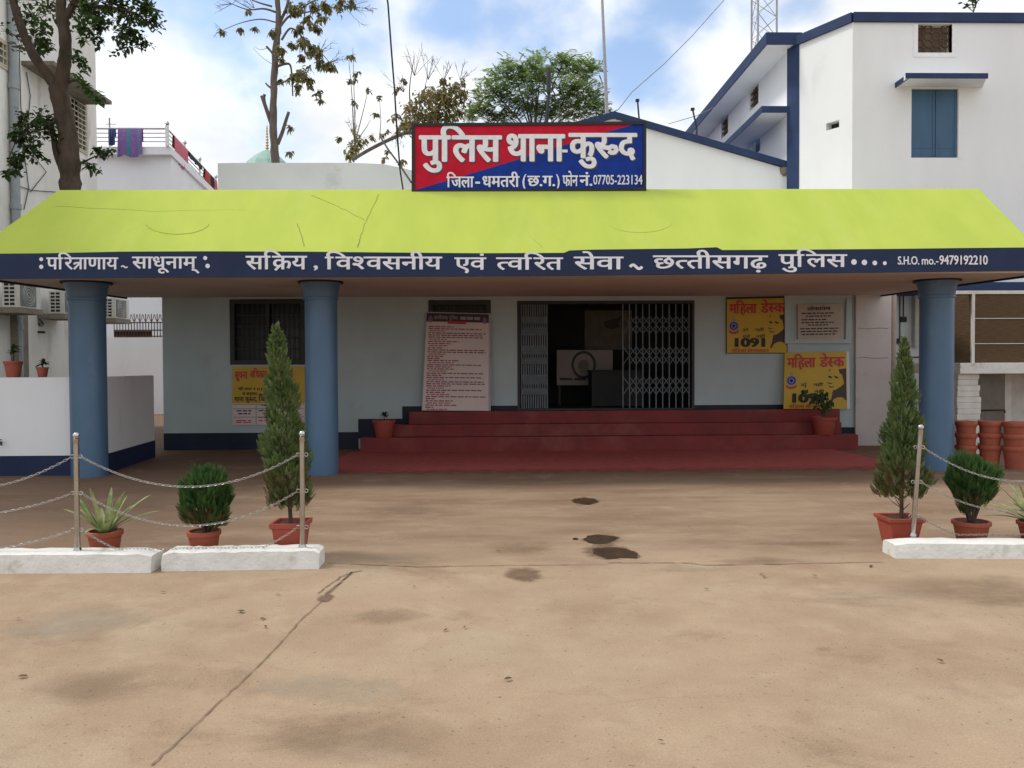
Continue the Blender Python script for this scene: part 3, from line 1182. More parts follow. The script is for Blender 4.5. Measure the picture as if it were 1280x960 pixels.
part('blue_panel', MB().prism(bl_, (0, .03, 0)), 'sign_blue', sgn)
part('red_panel', MB().prism(rd_, (0, .03, 0)), 'sign_red', sgn)
SY = YS + .012
big, shd, small = MB(), MB(), MB()


def sg(mb, tokens, x0, x1, yt, yb, off, Y=SY, shear=0.0):
    O = P(x0, yb, Y)
    write(mb, tokens, O, P(x1, yb, Y) - O, P(x0, yt, Y) - O, off, (0, -1, 0), 0, shear)


for toks, x0, x1, yt, yb in ((['पु', 'ि', 'ल', 'स'], 523.5, 627.5, 170, 201.5), (['था', 'ना'], 633, 706.5, 168.5, 201), (['कु', 'ru', 'द'], 710.5, 796.5, 167, 197)):
    sg(big, toks, x0, x1, yt, yb, .030)
    sg(shd, toks, x0 + 1.3, x1 + 1.3, yt + 1.5, yb + 1.5, .033, SY + .005)
disc_ = P(706, 189, SY)
big.prism([P(702.5, 187, SY), P(709.5, 187, SY), P(709.5, 190.5, SY), P(702.5, 190.5, SY)], (0, .002, 0))
for toks, x0, x1, yt, yb, of in ((['ि', 'ज', 'ला'], 558, 592.5, 221, 234, .022), (['-'], 594, 600, 220, 233, .03), (['ध', 'म', 'त', 'री'], 603, 649.5, 220.5, 233.5, .022),
                                 (['('], 653, 658, 219.5, 233, .012), (['छ', '.', 'ग', '.'], 659, 694, 220, 232.5, .022), ([')'], 695, 699.5, 219.5, 233, .012),
                                 (['फो', 'न'], 703, 722.5, 219.5, 232.5, .022), (['नं', '.'], 724, 740.5, 219.5, 232, .022), (['07705-223134'], 741.5, 803, 220, 230.5, .014)):
    sg(small, toks, x0, x1, yt, yb, of)
part('lettering_shadow', shd, 'letter_shadow', sgn)
part('lettering', big, 'letter_white', sgn)
part('lettering', small, 'letter_white', sgn)
sp_ = MB()
for px in (540, 660, 785):
    c = P(px, 238, YS)
    sp_.tube([(c.x, YS + .12, c.z - .45), (c.x, YS + .12, c.z + .7)], .025, 6)
part('support_post', sp_, 'dark_metal', sgn)


# ================================================================ BOARDS AND NOTICES
class Plane:
    """A flat board given by its four corners TL TR BR BL; at(u,v) with v downwards"""

    def __init__(s, TL, TR, BR, BL):
        s.c = [Vector(p) for p in (TL, TR, BR, BL)]
        s.n = (s.c[1] - s.c[3]).cross(s.c[0] - s.c[2]).normalized()
        if s.n.y > 0: s.n = -s.n

    def at(s, u, v, d=0.0):
        a = s.c[0].lerp(s.c[1], u)
        b = s.c[3].lerp(s.c[2], u)
        return a.lerp(b, v) + s.n * d

    def poly(s, mb, pts, d):
        mb.quad(*[s.at(u, v, d) for u, v in pts])
        return mb

    def rect(s, mb, u0, v0, u1, v1, d):
        return s.poly(mb, [(u0, v0), (u1, v0), (u1, v1), (u0, v1)], d)

    def text(s, mb, toks, u0, u1, vt, vb, d, off=.02, arc=0.0):
        O = s.at(u0, vb, d)
        write(mb, toks, O, s.at(u1, vb, d) - O, s.at(u0, vt, d) - O, off, s.n)

    def disc(s, mb, u, v, ru, rv, d, a0=0, a1=360, n=20):
        s.poly(mb, [(u + ru * math.cos(R(a0 + (a1 - a0) * i / n)), v + rv * math.sin(R(a0 + (a1 - a0) * i / n))) for i in range(n)], d)

    def ring(s, mb, u, v, ru, rv, k, d, a0=0, a1=360, n=24):
        for i in range(n):
            p, q = R(a0 + (a1 - a0) * i / n), R(a0 + (a1 - a0) * (i + 1) / n)
            s.poly(mb, [(u + ru * math.cos(p), v + rv * math.sin(p)), (u + ru * math.cos(q), v + rv * math.sin(q)),
                        (u + ru * k * math.cos(q), v + rv * k * math.sin(q)), (u + ru * k * math.cos(p), v + rv * k * math.sin(p))], d)

    def slab(s, t):
        return MB().prism(s.c, -s.n * t)


def emblem(pl_, root, u, v, ru, rv, d):
    a, b, c = MB(), MB(), MB()
    pl_.disc(a, u, v, ru, rv, d)
    pl_.ring(b, u, v, ru * .78, rv * .78, .72, d + .0012)
    pl_.disc(b, u, v, ru * .30, rv * .30, d + .0012)
    for k in range(8):
        an = R(45 * k)
        pl_.poly(b, [(u + ru * .34 * math.cos(an - .16), v + rv * .34 * math.sin(an - .16)), (u + ru * .34 * math.cos(an + .16), v + rv * .34 * math.sin(an + .16)), (u + ru * .54 * math.cos(an), v + rv * .54 * math.sin(an))], d + .0012)
    pl_.poly(a, [(u - ru * .35, v - rv * 1.02), (u - ru * .22, v - rv * 1.4), (u, v - rv * 1.75), (u + ru * .22, v - rv * 1.4), (u + ru * .35, v - rv * 1.02)], d)
    pl_.poly(c, [(u - ru * 1.05, v + rv * .75), (u - ru * .5, v + rv * 1.08), (u, v + rv * 1.18), (u + ru * .5, v + rv * 1.08), (u + ru * 1.05, v + rv * .75), (u + ru * .95, v + rv * 1.25), (u + ru * .4, v + rv * 1.55), (u - ru * .4, v + rv * 1.55), (u - ru * .95, v + rv * 1.25)], d + .0016)
    part('emblem', a, 'print_grey', root)
    part('emblem_mark', b, 'sign_blue', root)
    part('emblem_ribbon', c, 'print_red', root)


def helpdesk_board(pl_, label, framed, t=.02):
    root = thing('poster_board', label, 'poster', pl_.at(.5, 1), 'yellow help desk posters by the door')
    part('panel', pl_.slab(t), 'yellow_board', root)
    e = MB()
    if framed:
        q = .010
        for r in ((-q, -.035, 1 + q, 0), (-q, 1, 1 + q, 1.012), (-q, 0, 0, 1), (1, 0, 1 + q, 1)):
            e.prism([pl_.at(r[0], r[1], .004), pl_.at(r[2], r[1], .004), pl_.at(r[2], r[3], .004), pl_.at(r[0], r[3], .004)], -pl_.n * .03)
        part('frame', e, 'black_frame', root)
    else:
        e.prism([pl_.at(1.0, 0, .001), pl_.at(1.045, 0, .001), pl_.at(1.045, 1, .001), pl_.at(1.0, 1, .001)], -pl_.n * t)
        part('edge_strip', e, 'grey_white', root)
    d = .003
    r = MB()
    # the heading rises in the middle and sinks at its ends
    pl_.text(r, ['म', 'ि', 'ह', 'ला'], .04, .50, .10, .265, d, .034)
    pl_.text(r, ['डे', 'half_sa', 'क'], .56, .97, .095, .26, d, .034)
    pl_.text(r, ['म', 'ि', 'ह', 'ला', 'sp', 'हे', 'half_la', 'प', 'ला', 'इ', 'न'], .08, .70, .935, .985, d, .02)
    part('red_lettering', r, 'print_red', root)
    k = MB()
    pl_.text(k, ['1091'], .13, .64, .745, .885, d, .05)
    pl_.text(k, ['ड', 'रे'], .26, .36, .555, .60, d, .012)
    pl_.text(k, ['न', 'हीं'], .46, .62, .555, .60, d, .012)
    pl_.text(k, ['स', 'हे'], .26, .39, .675, .72, d, .012)
    pl_.text(k, ['न', 'हीं'], .48, .64, .675, .72, d, .012)
    part('black_lettering', k, 'print_black', root)
    f = MB()       # a plain drawn profile of a woman with dark hair
    pl_.poly(f, [(.87, .31), (.99, .29), (.99, .62), (.955, .56), (.94, .47), (.925, .40), (.885, .375)], d)
    pl_.poly(f, [(.955, .56), (.99, .62), (.99, .86), (.93, .80), (.86, .795), (.79, .83), (.745, .91), (.72, .91), (.755, .80), (.775, .68), (.83, .66), (.90, .61)], d + .001)
    for e_ in ([(.70, .43), (.72, .415), (.765, .44), (.76, .462), (.72, .46)], [(.79, .415), (.82, .425), (.87, .45), (.85, .475), (.81, .455)],
               [(.71, .345), (.73, .30), (.742, .31), (.725, .35)], [(.685, .53), (.72, .545), (.77, .55), (.76, .565), (.70, .56)], [(.69, .575), (.73, .605), (.78, .612), (.80, .60), (.79, .625), (.73, .63)]):
        pl_.poly(f, e_, d + .0005)
    part('portrait_print', f, 'print_brown', root)
    emblem(pl_, root, .115, .50, .085, .095, d)
    return root


pA = Plane(P(908.5, 374, YW - .03), P(983.5, 372.5, YW - .03), P(983.5, 441, YW - .03), P(908.5, 441, YW - .03))
helpdesk_board(pA, 'yellow help desk poster with a black frame hung on the wall beside the door', True)
lb = Vector((0, -.20, 0))
pB = Plane(P(981, 441, YW - .10), P(1058, 439.5, YW - .10), P(1059, 511, YW - .20), P(979.5, 511, YW - .20))
helpdesk_board(pB, 'yellow help desk poster with a pale edge leaning on the wall at the stair top', False)

# niche and marble plaque
npl = Plane(P(990, 371, YW - .05), P(1066, 369, YW - .05), P(1064, 436, YW - .05), P(990, 436, YW - .05))
nf = MB()
for (u0, v0, u1, v1) in ((-.12, -.06, 1.0, .05), (-.12, .82, 1.0, .90), (-.12, .05, -.03, .82), (.90, .05, 1.0, .82)):
    nf.prism([npl.at(u0, v0), npl.at(u1, v0), npl.at(u1, v1), npl.at(u0, v1)], (0, .0495, 0))
part('plaque_surround', nf, 'aqua_wall', station, bevel=.008)
pp = Plane(P(997, 380.5, YW - .05), P(1054.5, 379.5, YW - .05), P(1054.5, 424, YW - .05), P(997.5, 425, YW - .05))
plaque = thing('marble_plaque', 'small brown marble plaque engraved with dark lines set on the wall', 'plaque', pp.at(.5, 1))
part('slab', pp.slab(.045), 'marble', plaque, bevel=.006)
pt = MB()
pp.text(pt, ['लो', 'का', 'र्प'.replace('र्', ''), 'ण'], .20, .72, .09, .17, .003, .03)
pt.tube([pp.at(.53, .075, .004), pp.at(.55, .045, .004), pp.at(.57, .05, .004), pp.at(.575, .08, .004)], .005, 4)
for i, (v, a, b, n_) in enumerate(((.24, .08, .80, 9), (.32, .18, .72, 7), (.42, .08, .62, 6), (.50, .08, .78, 8), (.57, .22, .66, 5), (.67, .05, .90, 10), (.75, .06, .88, 10), (.83, .08, .82, 8))):
    fake_line(pt, pp.at(a, v + .035, .003), pp.at(b, v + .035, .003) - pp.at(a, v + .035, .003), pp.at(a, v, .003) - pp.at(a, v + .035, .003), n_, i)
part('engraving', pt, 'print_black', plaque)

# tall notice board leaning beside the door
pN = Plane(P(533.5, 391, YW - .05), P(611, 393, YW - .05), P(610.5, 513.5, YW - .2), P(528, 513, YW - .2))
nb = thing('notice_board', 'tall pale pink printed notice board leaning against the barred window', 'notice board', pN.at(.5, 1))
part('panel', pN.slab(.02), 'board_pink', nb)
e = MB()
e.prism([pN.at(1.0, 0, .003), pN.at(1.035, 0, .003), pN.at(1.035, 1, .003), pN.at(1.0, 1, .003)], -pN.n * .03)
e.prism([pN.at(-.012, 0, .003), pN.at(0, 0, .003), pN.at(0, 1, .003), pN.at(-.012, 1, .003)], -pN.n * .03)
e.prism([pN.at(-.012, -.01, .003), pN.at(1.035, -.01, .003), pN.at(1.035, 0, .003), pN.at(-.012, 0, .003)], -pN.n * .03)
part('frame', e, 'mast_grey', nb)
hd = MB()
pN.rect(hd, .0, .0, 1.0, .088, .002)
part('header', hd, 'print_header', nb)
ht = MB()
pN.text(ht, ['छ', 'half_ta', 'ती', 'स', 'ग', 'ढ़', 'sp', 'पु', 'ि', 'ल', 'स'], .12, .50, .03, .062, .004, .02)
O = pN.at(.54, .062, .004)
fake_line(ht, O, pN.at(.86, .062, .004) - O, pN.at(.54, .03, .004) - O, 4, 5)
part('header_lettering', ht, 'print_grey', nb)
rt = MB()
pN.rect(rt, .34, .080, .64, .108, .004)
part('red_tab', rt, 'print_red', nb)
for u in (.065, .935):
    emblem(pN, nb, u, .065, .035, .022, .004)
rows = MB()
rowr = MB()
rr = random.Random(4)
v = .135
while v < .965:
    for k in range(rr.choice((2, 3, 3))):
        if v > .965: break
        last = rr.random() < .35
        b = rr.uniform(.15, .55) if last else rr.uniform(.88, .965)
        O = pN.at(.04, v + .0105, .003)
        fake_line(rows, O, pN.at(b, v + .0105, .003) - O, pN.at(.04, v, .003) - O, 14 * (b - .04), int(v * 1000))
        v += .0215
    b = rr.uniform(.3, .5)
    O = pN.at(.06, v + .0105, .003)
    fake_line(rowr, O, pN.at(b, v + .0105, .003) - O, pN.at(.06, v, .003) - O, 6, int(v * 999))
    v += .0225
part('text_lines', rows, 'print_maroon', nb)
part('red_text_lines', rowr, 'print_red', nb)

# information board under the left window
pI = Plane(P(290.5, 458.5, YW - .03), P(381, 458, YW - .03), P(381, 531, YW - .03), P(290.5, 531.5, YW - .03))
ib = thing('information_board', 'yellow and white printed information board fixed below the barred window', 'notice board', pI.at(.5, 1))
part('panel', pI.slab(.02), 'yellow_board', ib)
m_ = MB()
pI.rect(m_, .0, .63, 1.0, 1.0, .002)
part('table_panel', m_, 'board_pink', ib)
m_ = MB()
pI.text(m_, ['सू', 'च', 'ना'], .03, .21, .085, .20, .003, .03)
pI.text(m_, ['अ', 'ि', 'ध', 'का', 'र'], .24, .48, .075, .19, .003, .03)
pI.text(m_, ['अ', 'ि', 'ध', 'ि', 'न', 'य', 'म'], .51, .84, .075, .19, .003, .03)
for k_, (u0, u1, v) in enumerate(((.05, .26, .93), (.36, .55, .93), (.68, .90, .93), (.05, .26, .96), (.36, .5, .88))):
    O = pI.at(u0, v, .004)
    fake_line(m_, O, pI.at(u1, v, .004) - O, pI.at(u0, v - .018, .004) - O, 2, k_)
part('red_lettering', m_, 'print_red', ib)
m_ = MB()
pI.text(m_, ['की', 'sp', 'धा', 'रा', 'sp', '4', 'sp', '(1)', 'sp', 'का', 'sp', '(17)'], .08, .62, .36, .40, .003, .02)
pI.text(m_, ['के', 'sp', 'अ', 'न्त', 'र्ग'[-1:], 'त'], .14, .34, .44, .485, .003, .02)
pI.text(m_, ['था', 'ना', 'sp', 'कु', 'ru', 'द', ',', 'sp', 'ि', 'ज', 'ला'], .03, .52, .52, .59, .003, .022)
for k_, (u0, u1, v) in enumerate(((.06, .27, .765), (.08, .25, .815), (.36, .57, .765), (.42, .52, .815), (.66, .9, .765), (.40, .5, .67), (.36, .56, .485), (.6, .9, .485))):
    O = pI.at(u0, v, .004)
    fake_line(m_, O, pI.at(u1, v, .004) - O, pI.at(u0, v - .022, .004) - O, 3, k_ + 9)
for v in (.645, .715, .86):
    pI.rect(m_, .01, v, .99, v + .006, .0045)
for u in (.325, .625):
    pI.rect(m_, u, .65, u + .006, .99, .0052)
part('black_lettering', m_, 'print_black', ib)

# board inside the hall, behind a desk
YI = YW + 2.0
pH = Plane(P(696, 437.5, YI), P(766, 437.5, YI), P(766, 481.5, YI), P(696, 481.5, YI))
hb = thing('display_board', 'pale pink board with a dark ring emblem standing in the dark hall', 'board', pH.at(.5, 1))
part('panel', pH.slab(.03), 'board_cream', hb)
m_ = MB()
pH.ring(m_, .48, .42, .22, .40, .80, .003, 40, 400)
O = pH.at(.05, .86, .003)
fake_line(m_, O, pH.at(.52, .86, .003) - O, pH.at(.05, .79, .003) - O, 3, 2)
part('ring_print', m_, 'print_black', hb)
m_ = MB()
pH.disc(m_, .48, .45, .10, .17, .003)
part('centre_print', m_, 'concrete_dirty', hb)
part('leg', MB().box(pH.at(.03, 1).x, pH.at(.03, 1).x + .05, YI + .03, YI + .08, FLOORZ, pH.at(0, .4).z), 'dark_metal', hb)
part('leg', MB().box(pH.at(.95, 1).x, pH.at(.95, 1).x + .05, YI + .03, YI + .08, FLOORZ, pH.at(0, .4).z), 'dark_metal', hb)
dk = thing('desk', 'dark desk standing in the hall in front of the ring emblem board', 'desk', (P(760, 500, YI - .5).x, YI - .6, FLOORZ))
d0, d1 = P(737, 500, YI - .5).x, P(800, 500, YI - .5).x
part('desk_top', MB().box(d0 - .03, d1 + .03, YI - .95, YI - .25, FLOORZ + .74, FLOORZ + .78), 'cable', dk, bevel=.008)
part('front_panel', MB().box(d0, d1, YI - .90, YI - .87, FLOORZ + .02, FLOORZ + .74), 'cable', dk)
part('side_panel', MB().box(d0, d0 + .03, YI - .87, YI - .3, FLOORZ, FLOORZ + .74), 'cable', dk)
part('side_panel', MB().box(d1 - .03, d1, YI - .87, YI - .3, FLOORZ, FLOORZ + .74), 'cable', dk)
# wall sheet at the back of the hall
pW = Plane(P(731, 388, YB - .03), P(790, 388, YB - .03), P(790, 437, YB - .03), P(731, 437, YB - .03))
ws = thing('wall_map', 'large faded map sheet with dark shapes hung deep inside the hall', 'map', pW.at(.5, 1))
part('sheet', pW.slab(.015), 'interior' if False else 'concrete_dirty', ws)
m_ = MB()
pW.poly(m_, [(.40, .28), (.70, .2), (.78, .12), (.72, .34), (.76, .42), (.55, .48), (.42, .42)], .003)
part('map_print', m_, 'print_brown', ws)

# ================================================================ PLANTS
def pot_round(mb, c, rb, rt, h, sq=0.0, n=28):
    mb.lathe([(rb * .96, 0), (rb, .012), (rt * .93, h * .80), (rt * .93, h * .82), (rt * 1.03, h * .835), (rt * 1.03, h * .985), (rt * 1.0, h), (rt * .88, h), (rt * .86, h * .90)], c, n, sq)


def pot_square(mb, c, wb, wt, h):
    def ring(hw, z): return [(c[0] + sx * hw, c[1] + sy * hw, c[2] + z) for sx, sy in ((-1, -1), (1, -1), (1, 1), (-1, 1))]
    prof = [(wb, 0), (wt * .92, h * .84), (wt * 1.03, h * .86), (wt * 1.06, h), (wt * .88, h), (wt * .86, h * .88)]
    vs, fs = [], []
    for hw, z in prof: vs += ring(hw, z)
    for i in range(len(prof) - 1):
        for j in range(4):
            fs.append((i * 4 + j, i * 4 + (j + 1) % 4, (i + 1) * 4 + (j + 1) % 4, (i + 1) * 4 + j))
    k = (len(prof) - 1) * 4
    fs += [(3, 2, 1, 0), (k, k + 1, k + 2, k + 3)]
    mb.add(vs, fs)


def spray(mb, p, d, L, r, n=7, sz=.02):
    """a flat feathery twig of scale leaves"""
    d = d.normalized()
    up = Vector((r.uniform(-1, 1), r.uniform(-1, 1), r.uniform(-.3, 1))).normalized()
    sd = d.cross(up).normalized()
    for i in range(n):
        f = i / n
        q = p + d * L * f
        for s in (-1, 1):
            mb.scale_leaf(q, d * .8 + sd * s * (.75 - .3 * f), up, sz * (1.25 - .6 * f), sz * .42)
    mb.scale_leaf(p + d * L * .92, d, up, sz, sz * .4)


def conical(root, c, z0, z1, rmax, seed, bare=.10, lean=0.0, dense=620, prof=None):
    r = random.Random(seed)
    fo, br, tw = MB(), MB(), MB()
    H = z1 - z0
    stem = [(c[0], c[1], z0 - .02)] + [(c[0] + lean * f, c[1], z0 + H * f) for f in (.12, .3, .55, .8, .96)]
    tw.tube(stem, [.019, .016, .013, .010, .006, .003], 7)
    prof = prof or (lambda f: (1 - f) ** .8 * min(1, .25 + f * 3.2) + .015)
    for i in range(dense):
        f = bare + (1 - bare) * (1 - math.sqrt(r.random())) if r.random() < .6 else r.uniform(bare, 1.0)
        a = r.uniform(0, 6.283)
        R0 = rmax * prof(f) * (1 + .16 * math.sin(f * 23 + seed + 2 * a) + .14 * math.sin(3 * a + f * 41))
        k = r.uniform(.45, 1.10) ** .7
        p = Vector((c[0] + lean * f + R0 * k * math.cos(a), c[1] + R0 * k * math.sin(a), z0 + H * f + r.uniform(-.02, .02)))
        d = Vector((math.cos(a) * r.uniform(.25, .8), math.sin(a) * r.uniform(.25, .8), r.uniform(.5, 1.1)))
        L = r.uniform(.045, .085) * (1.0 - .35 * f)
        tgt = fo
        if f < bare + .16 and r.random() < .55: tgt = br
        spray(tgt, p - d.normalized() * L * .4, d, L, r, 6, .021)
    for i in range(26):
        f = r.uniform(bare * .3, .45)
        a = r.uniform(0, 6.283)
        R0 = rmax * prof(max(f, bare)) * r.uniform(.6, .95)
        b = Vector((c[0] + lean * f, c[1], z0 + H * f))
        tw.tube([b, b + Vector((math.cos(a) * R0 * .5, math.sin(a) * R0 * .5, R0 * .35)), b + Vector((math.cos(a) * R0, math.sin(a) * R0, R0 * .8))], [.006, .004, .002], 4)
    part('foliage', fo, 'thuja', root)
    part('dry_foliage', br, 'thuja_brown', root)
    part('stem', tw, 'bark', root)


def bushy(root, c, z0, rz, rx, seed, stems, dense=1700, flare=0.0):
    r = random.Random(seed)
    fo, br, tw = MB(), MB(), MB()
    zc = z0 + stems + rz
    for i in range(dense):
        while True:
            v = Vector((r.uniform(-1, 1), r.uniform(-1, 1), r.uniform(-1, 1)))
            if .25 < v.length < 1: break
        v = v.normalized() * (v.length ** .35)
        v *= 1 + .11 * math.sin(5 * v.x + seed) + .10 * math.sin(7 * v.z + 3 * v.y) + .07 * math.sin(11 * v.x + 9 * v.z)
        low = v.z < -.35
        wx = rx * (1 + flare * v.z)
        p = Vector((c[0] + v.x * wx, c[1] + v.y * wx, zc + v.z * rz))
        d = Vector((v.x * .6, v.y * .6, .9 + .4 * v.z))
        if low and r.random() < .35: continue
        spray(br if low and r.random() < .55 else fo, p - d * .03, d, r.uniform(.05, .085), r, 5, .024)
    for i in range(20):
        a = r.uniform(0, 6.283)
        q = r.uniform(.3, .9)
        e = Vector((c[0] + math.cos(a) * rx * q, c[1] + math.sin(a) * rx * q, zc + rz * r.uniform(-.5, .5)))
        b = Vector((c[0] + math.cos(a) * .02, c[1] + math.sin(a) * .02, z0))
        tw.tube([b, b.lerp(e, .5) + Vector((0, 0, .03)), e], [.007, .005, .002], 4)
    part('foliage', fo, 'thuja_dark', root)
    part('dry_foliage', br, 'thuja_brown', root)
    part('stem', tw, 'bark', root)


def blades(root, c, z0, n, L, seed, lo=.3, hi=1.25, W=.032, name='leaf', side=None):
    r = random.Random(seed)
    for i in range(n):
        a = 6.283 * i / n * 2.4 + r.uniform(-.4, .4)
        if side is not None: a = side + r.uniform(-.9, .9)
        el = r.uniform(lo, hi)
        l = L * r.uniform(.65, 1.1)
        d = Vector((math.cos(a) * math.cos(el), math.sin(a) * math.cos(el), math.sin(el)))
        sd = d.cross(Vector((0, 0, 1))).normalized()
        nn = sd.cross(d)
        p = Vector((c[0] + .03 * math.cos(a), c[1] + .03 * math.sin(a), z0))
        mb = MB()
        rows = []
        K = 7
        for k in range(K + 1):
            f = k / K
            q = p + d * l * f - Vector((0, 0, 1)) * l * (.30 * f * f) * math.cos(el)
            wd = W * (1 - f) ** .55 * (.75 + .6 * f) * .5
            rows.append((q - sd * wd + nn * wd * .35, q, q + sd * wd + nn * wd * .35))
        vs = [x for rw in rows for x in rw]
        fs = []
        for k in range(K):
            for j in (0, 1):
                fs.append((k * 3 + j, k * 3 + j + 1, (k + 1) * 3 + j + 1, (k + 1) * 3 + j))
        mb.add(vs, fs)
        part(name, mb, 'agave', root, smooth=True)


def disc_mb(c, r, z, n=20, sq=False):
    if sq: return MB().quad((c[0] - r, c[1] - r, z), (c[0] + r, c[1] - r, z), (c[0] + r, c[1] + r, z), (c[0] - r, c[1] + r, z))
    return MB().quad(*[(c[0] + r * math.cos(6.2832 * i / n), c[1] + r * math.sin(6.2832 * i / n), z) for i in range(n)])


def potted(name, label, cat, px, py_rim, wpx, Y, m='terracotta', sq=False):
    """pot on the ground at depth Y whose rim is wpx wide and stands at py_rim; returns root, centre, height"""
    a, b = P(px - wpx / 2, py_rim, Y), P(px + wpx / 2, py_rim, Y)
    c = ((a.x + b.x) / 2, Y, 0.0)
    h = a.z
    root = thing(name, label, cat, c)
    hw = (b.x - a.x) / 2 / 1.05
    mb = MB()
    if sq: pot_square(mb, c, hw * .70, hw, h)
    else: pot_round(mb, c, hw * .74, hw, h)
    pot_ = part('pot', mb, m, root, smooth=not sq, bevel=.006 if sq else 0)
    part('soil', disc_mb(c, hw * .86, h * .915, sq=sq), 'soil', pot_)
    return root, c, h


YP = 6.78
# left row
r_, c, h = potted('potted_agave', 'variegated spiky agave in a round pot behind the chain fence', 'potted plant', 131, 663, 44, YP)
blades(r_, c, h * .9, 24, .50, 3, lo=.45, W=.055)
r_, c, h = potted('potted_shrub', 'small ball shaped shrub in a round pot between the agave and the cone tree', 'potted plant', 255, 663, 42, YP)
top = P(258, 579, YP).z
rz = (top - (h + .045)) / 2
bushy(r_, (c[0] + .02, c[1]), h * .9, rz * .98, .19, 5, .045)
r_, c, h = potted('potted_conifer', 'tall narrow cone conifer in a square pot before the second blue pillar', 'potted plant', 364, 651, 44, YP, 'terracotta_red', True)
top = P(345, 408, YP).z
conical(r_, (c[0], c[1]), h * .9, top, .215, 11, .10, lean=-.11, dense=2400, prof=lambda f: (1 - f) ** .62 * min(1, .50 + f * 2.0) + .02)
# right row
YP2 = 7.05
r_, c, h = potted('potted_conifer', 'tall cone conifer in a square pot left of the leaning steel post', 'potted plant', 1124, 645, 44, YP2, 'terracotta_red', True)
top = P(1130, 424, YP2).z
conical(r_, (c[0] + .02, c[1]), h * .9, top, .235, 23, .13, lean=.02, dense=2400, prof=lambda f: (1 - f) ** .80 * min(1, .35 + f * 3.4) + .015)
r_, c, h = potted('potted_shrub', 'bushy dark green shrub with bare lower stems in a round pot by the right pillar', 'potted plant', 1214, 651, 45, YP2)
top = P(1215, 566, YP2).z
rz = (top - (h + .09)) / 2
bushy(r_, (c[0], c[1]), h * .9, rz * .94, .20, 9, .11, flare=.30)
r_, c, h = potted('potted_agave', 'striped agave at the right edge of the picture, its long leaves reaching in', 'potted plant', 1296, 652, 45, YP2)
blades(r_, c, h * .9, 26, .56, 8, lo=.35, W=.058)

# small potted plants on the low wall and the stairs
def small_pot(label, px, py0, py1, wpx, Y, m='terracotta', leafy=True, z=None, seed=1, group=None, tall=0.1):
    a, b = P(px - wpx / 2, py0, Y), P(px + wpx / 2, py0, Y)
    bz = P(px, py1, Y).z if z is None else z
    c = ((a.x + b.x) / 2, Y, bz)
    root = thing('flower_pot', label, 'flower pot', c, group)
    mb = MB()
    hw = (b.x - a.x) / 2
    h = a.z - bz
    pot_round(mb, c, hw * .70, hw * .97, h)
    p = part('pot', mb, m, root, smooth=True)
    part('soil', disc_mb(c, hw * .84, bz + h * .92), 'soil', p)
    if leafy:
        r = random.Random(seed)
        fo = MB()
        tw = MB()
        tw.tube([(c[0], c[1], bz + h * .9), (c[0] + .01, c[1], bz + h + tall * .8)], [.012, .006], 5)
        for i in range(26):
            d = Vector((r.uniform(-1, 1), r.uniform(-1, 1), r.uniform(-.2, .8)))
            q = Vector((c[0] + .01, c[1], bz + h + tall * r.uniform(.5, 1)))
            fo.leaf(q, d, Vector((0, 0, 1)), r.uniform(.07, .13), .045, .3)
        part('stem', tw, 'bark', root)
        part('foliage', fo, 'leaf_dark', root)
    return root


small_pot('small red pot with a short leafy plant on the lowest stair by the left end', 480, 525, 545.5, 29, YW - .63, 'terracotta_red', True, H1, 3, None, .12)
small_pot('red pot with a drooping leafy plant on the lowest stair under the leaning poster', 1030, 521, 543, 31, YW - .63, 'terracotta_red', False, H1, 4)
rp = bpy.data.objects['flower_pot.001']
fo, tw = MB(), MB()
r = random.Random(31)
base = Vector((rp.location.x, rp.location.y, H1 + .30))
for i in range(9):
    e = P(r.uniform(1005, 1040), r.uniform(484, 505), YW - .66)
    tw.tube([base, base.lerp(e, .6) + Vector((0, 0, .05)), e], [.008, .006, .003], 4)
    for k in range(9):
        q = base.lerp(e, r.uniform(.45, 1.05)) + Vector((r.uniform(-.07, .07), r.uniform(-.05, .05), r.uniform(-.06, .06)))
        fo.leaf(q, Vector((r.uniform(-1, 1), r.uniform(-.6, .6), r.uniform(-.8, .6))), Vector((0, -1, .3)), r.uniform(.06, .11), .05, .3)
part('stem', tw, 'bark', rp)
part('foliage', fo, 'leaf_dark', rp)

# ================================================================ KERB BLOCKS, POSTS AND CHAINS
def kerb(label, fl_, fr, depth, h, seed, chip=0.0):
    """a whitewashed kerb block from front left to front right ground points"""
    a, b = G(*fl_), G(*fr)
    r = random.Random(seed)
    n = 28
    d = Vector((b.x - a.x, b.y - a.y, 0))
    nn = Vector((-d.y, d.x, 0)).normalized()
    vs, fs = [], []
    for i in range(n + 1):
        p = Vector((a.x, a.y, 0)).lerp(Vector((b.x, b.y, 0)), i / n)
        j = lambda s: r.uniform(-s, s)
        e = 1.0
        if i in (0, n): e = .86
        sec = [(-.012, -.02), (.0, h * .45 * e), (.012, h * e * .93), (.035, h * e), (depth * .5, h * e * 1.01), (depth - .03, h * e), (depth - .006, h * .9 * e), (depth, -.02)]
        for y, z in sec:
            vs.append(p + nn * (y + j(.004)) + Vector((j(.004), 0, z + (j(.005) if z > 0 else 0))))
    m = 8
    for i in range(n):
        for k in range(m - 1):
            fs.append((i * m + k, (i + 1) * m + k, (i + 1) * m + k + 1, i * m + k + 1))
    fs.append(tuple(range(m - 1, -1, -1)))
    fs.append(tuple(n * m + k for k in range(m)))
    o = part('kerb_block', MB().add(vs, fs), 'kerb_white', None, smooth=True)
    return tag(o, label, 'kerb', 'whitewashed kerb blocks under the chain fence')


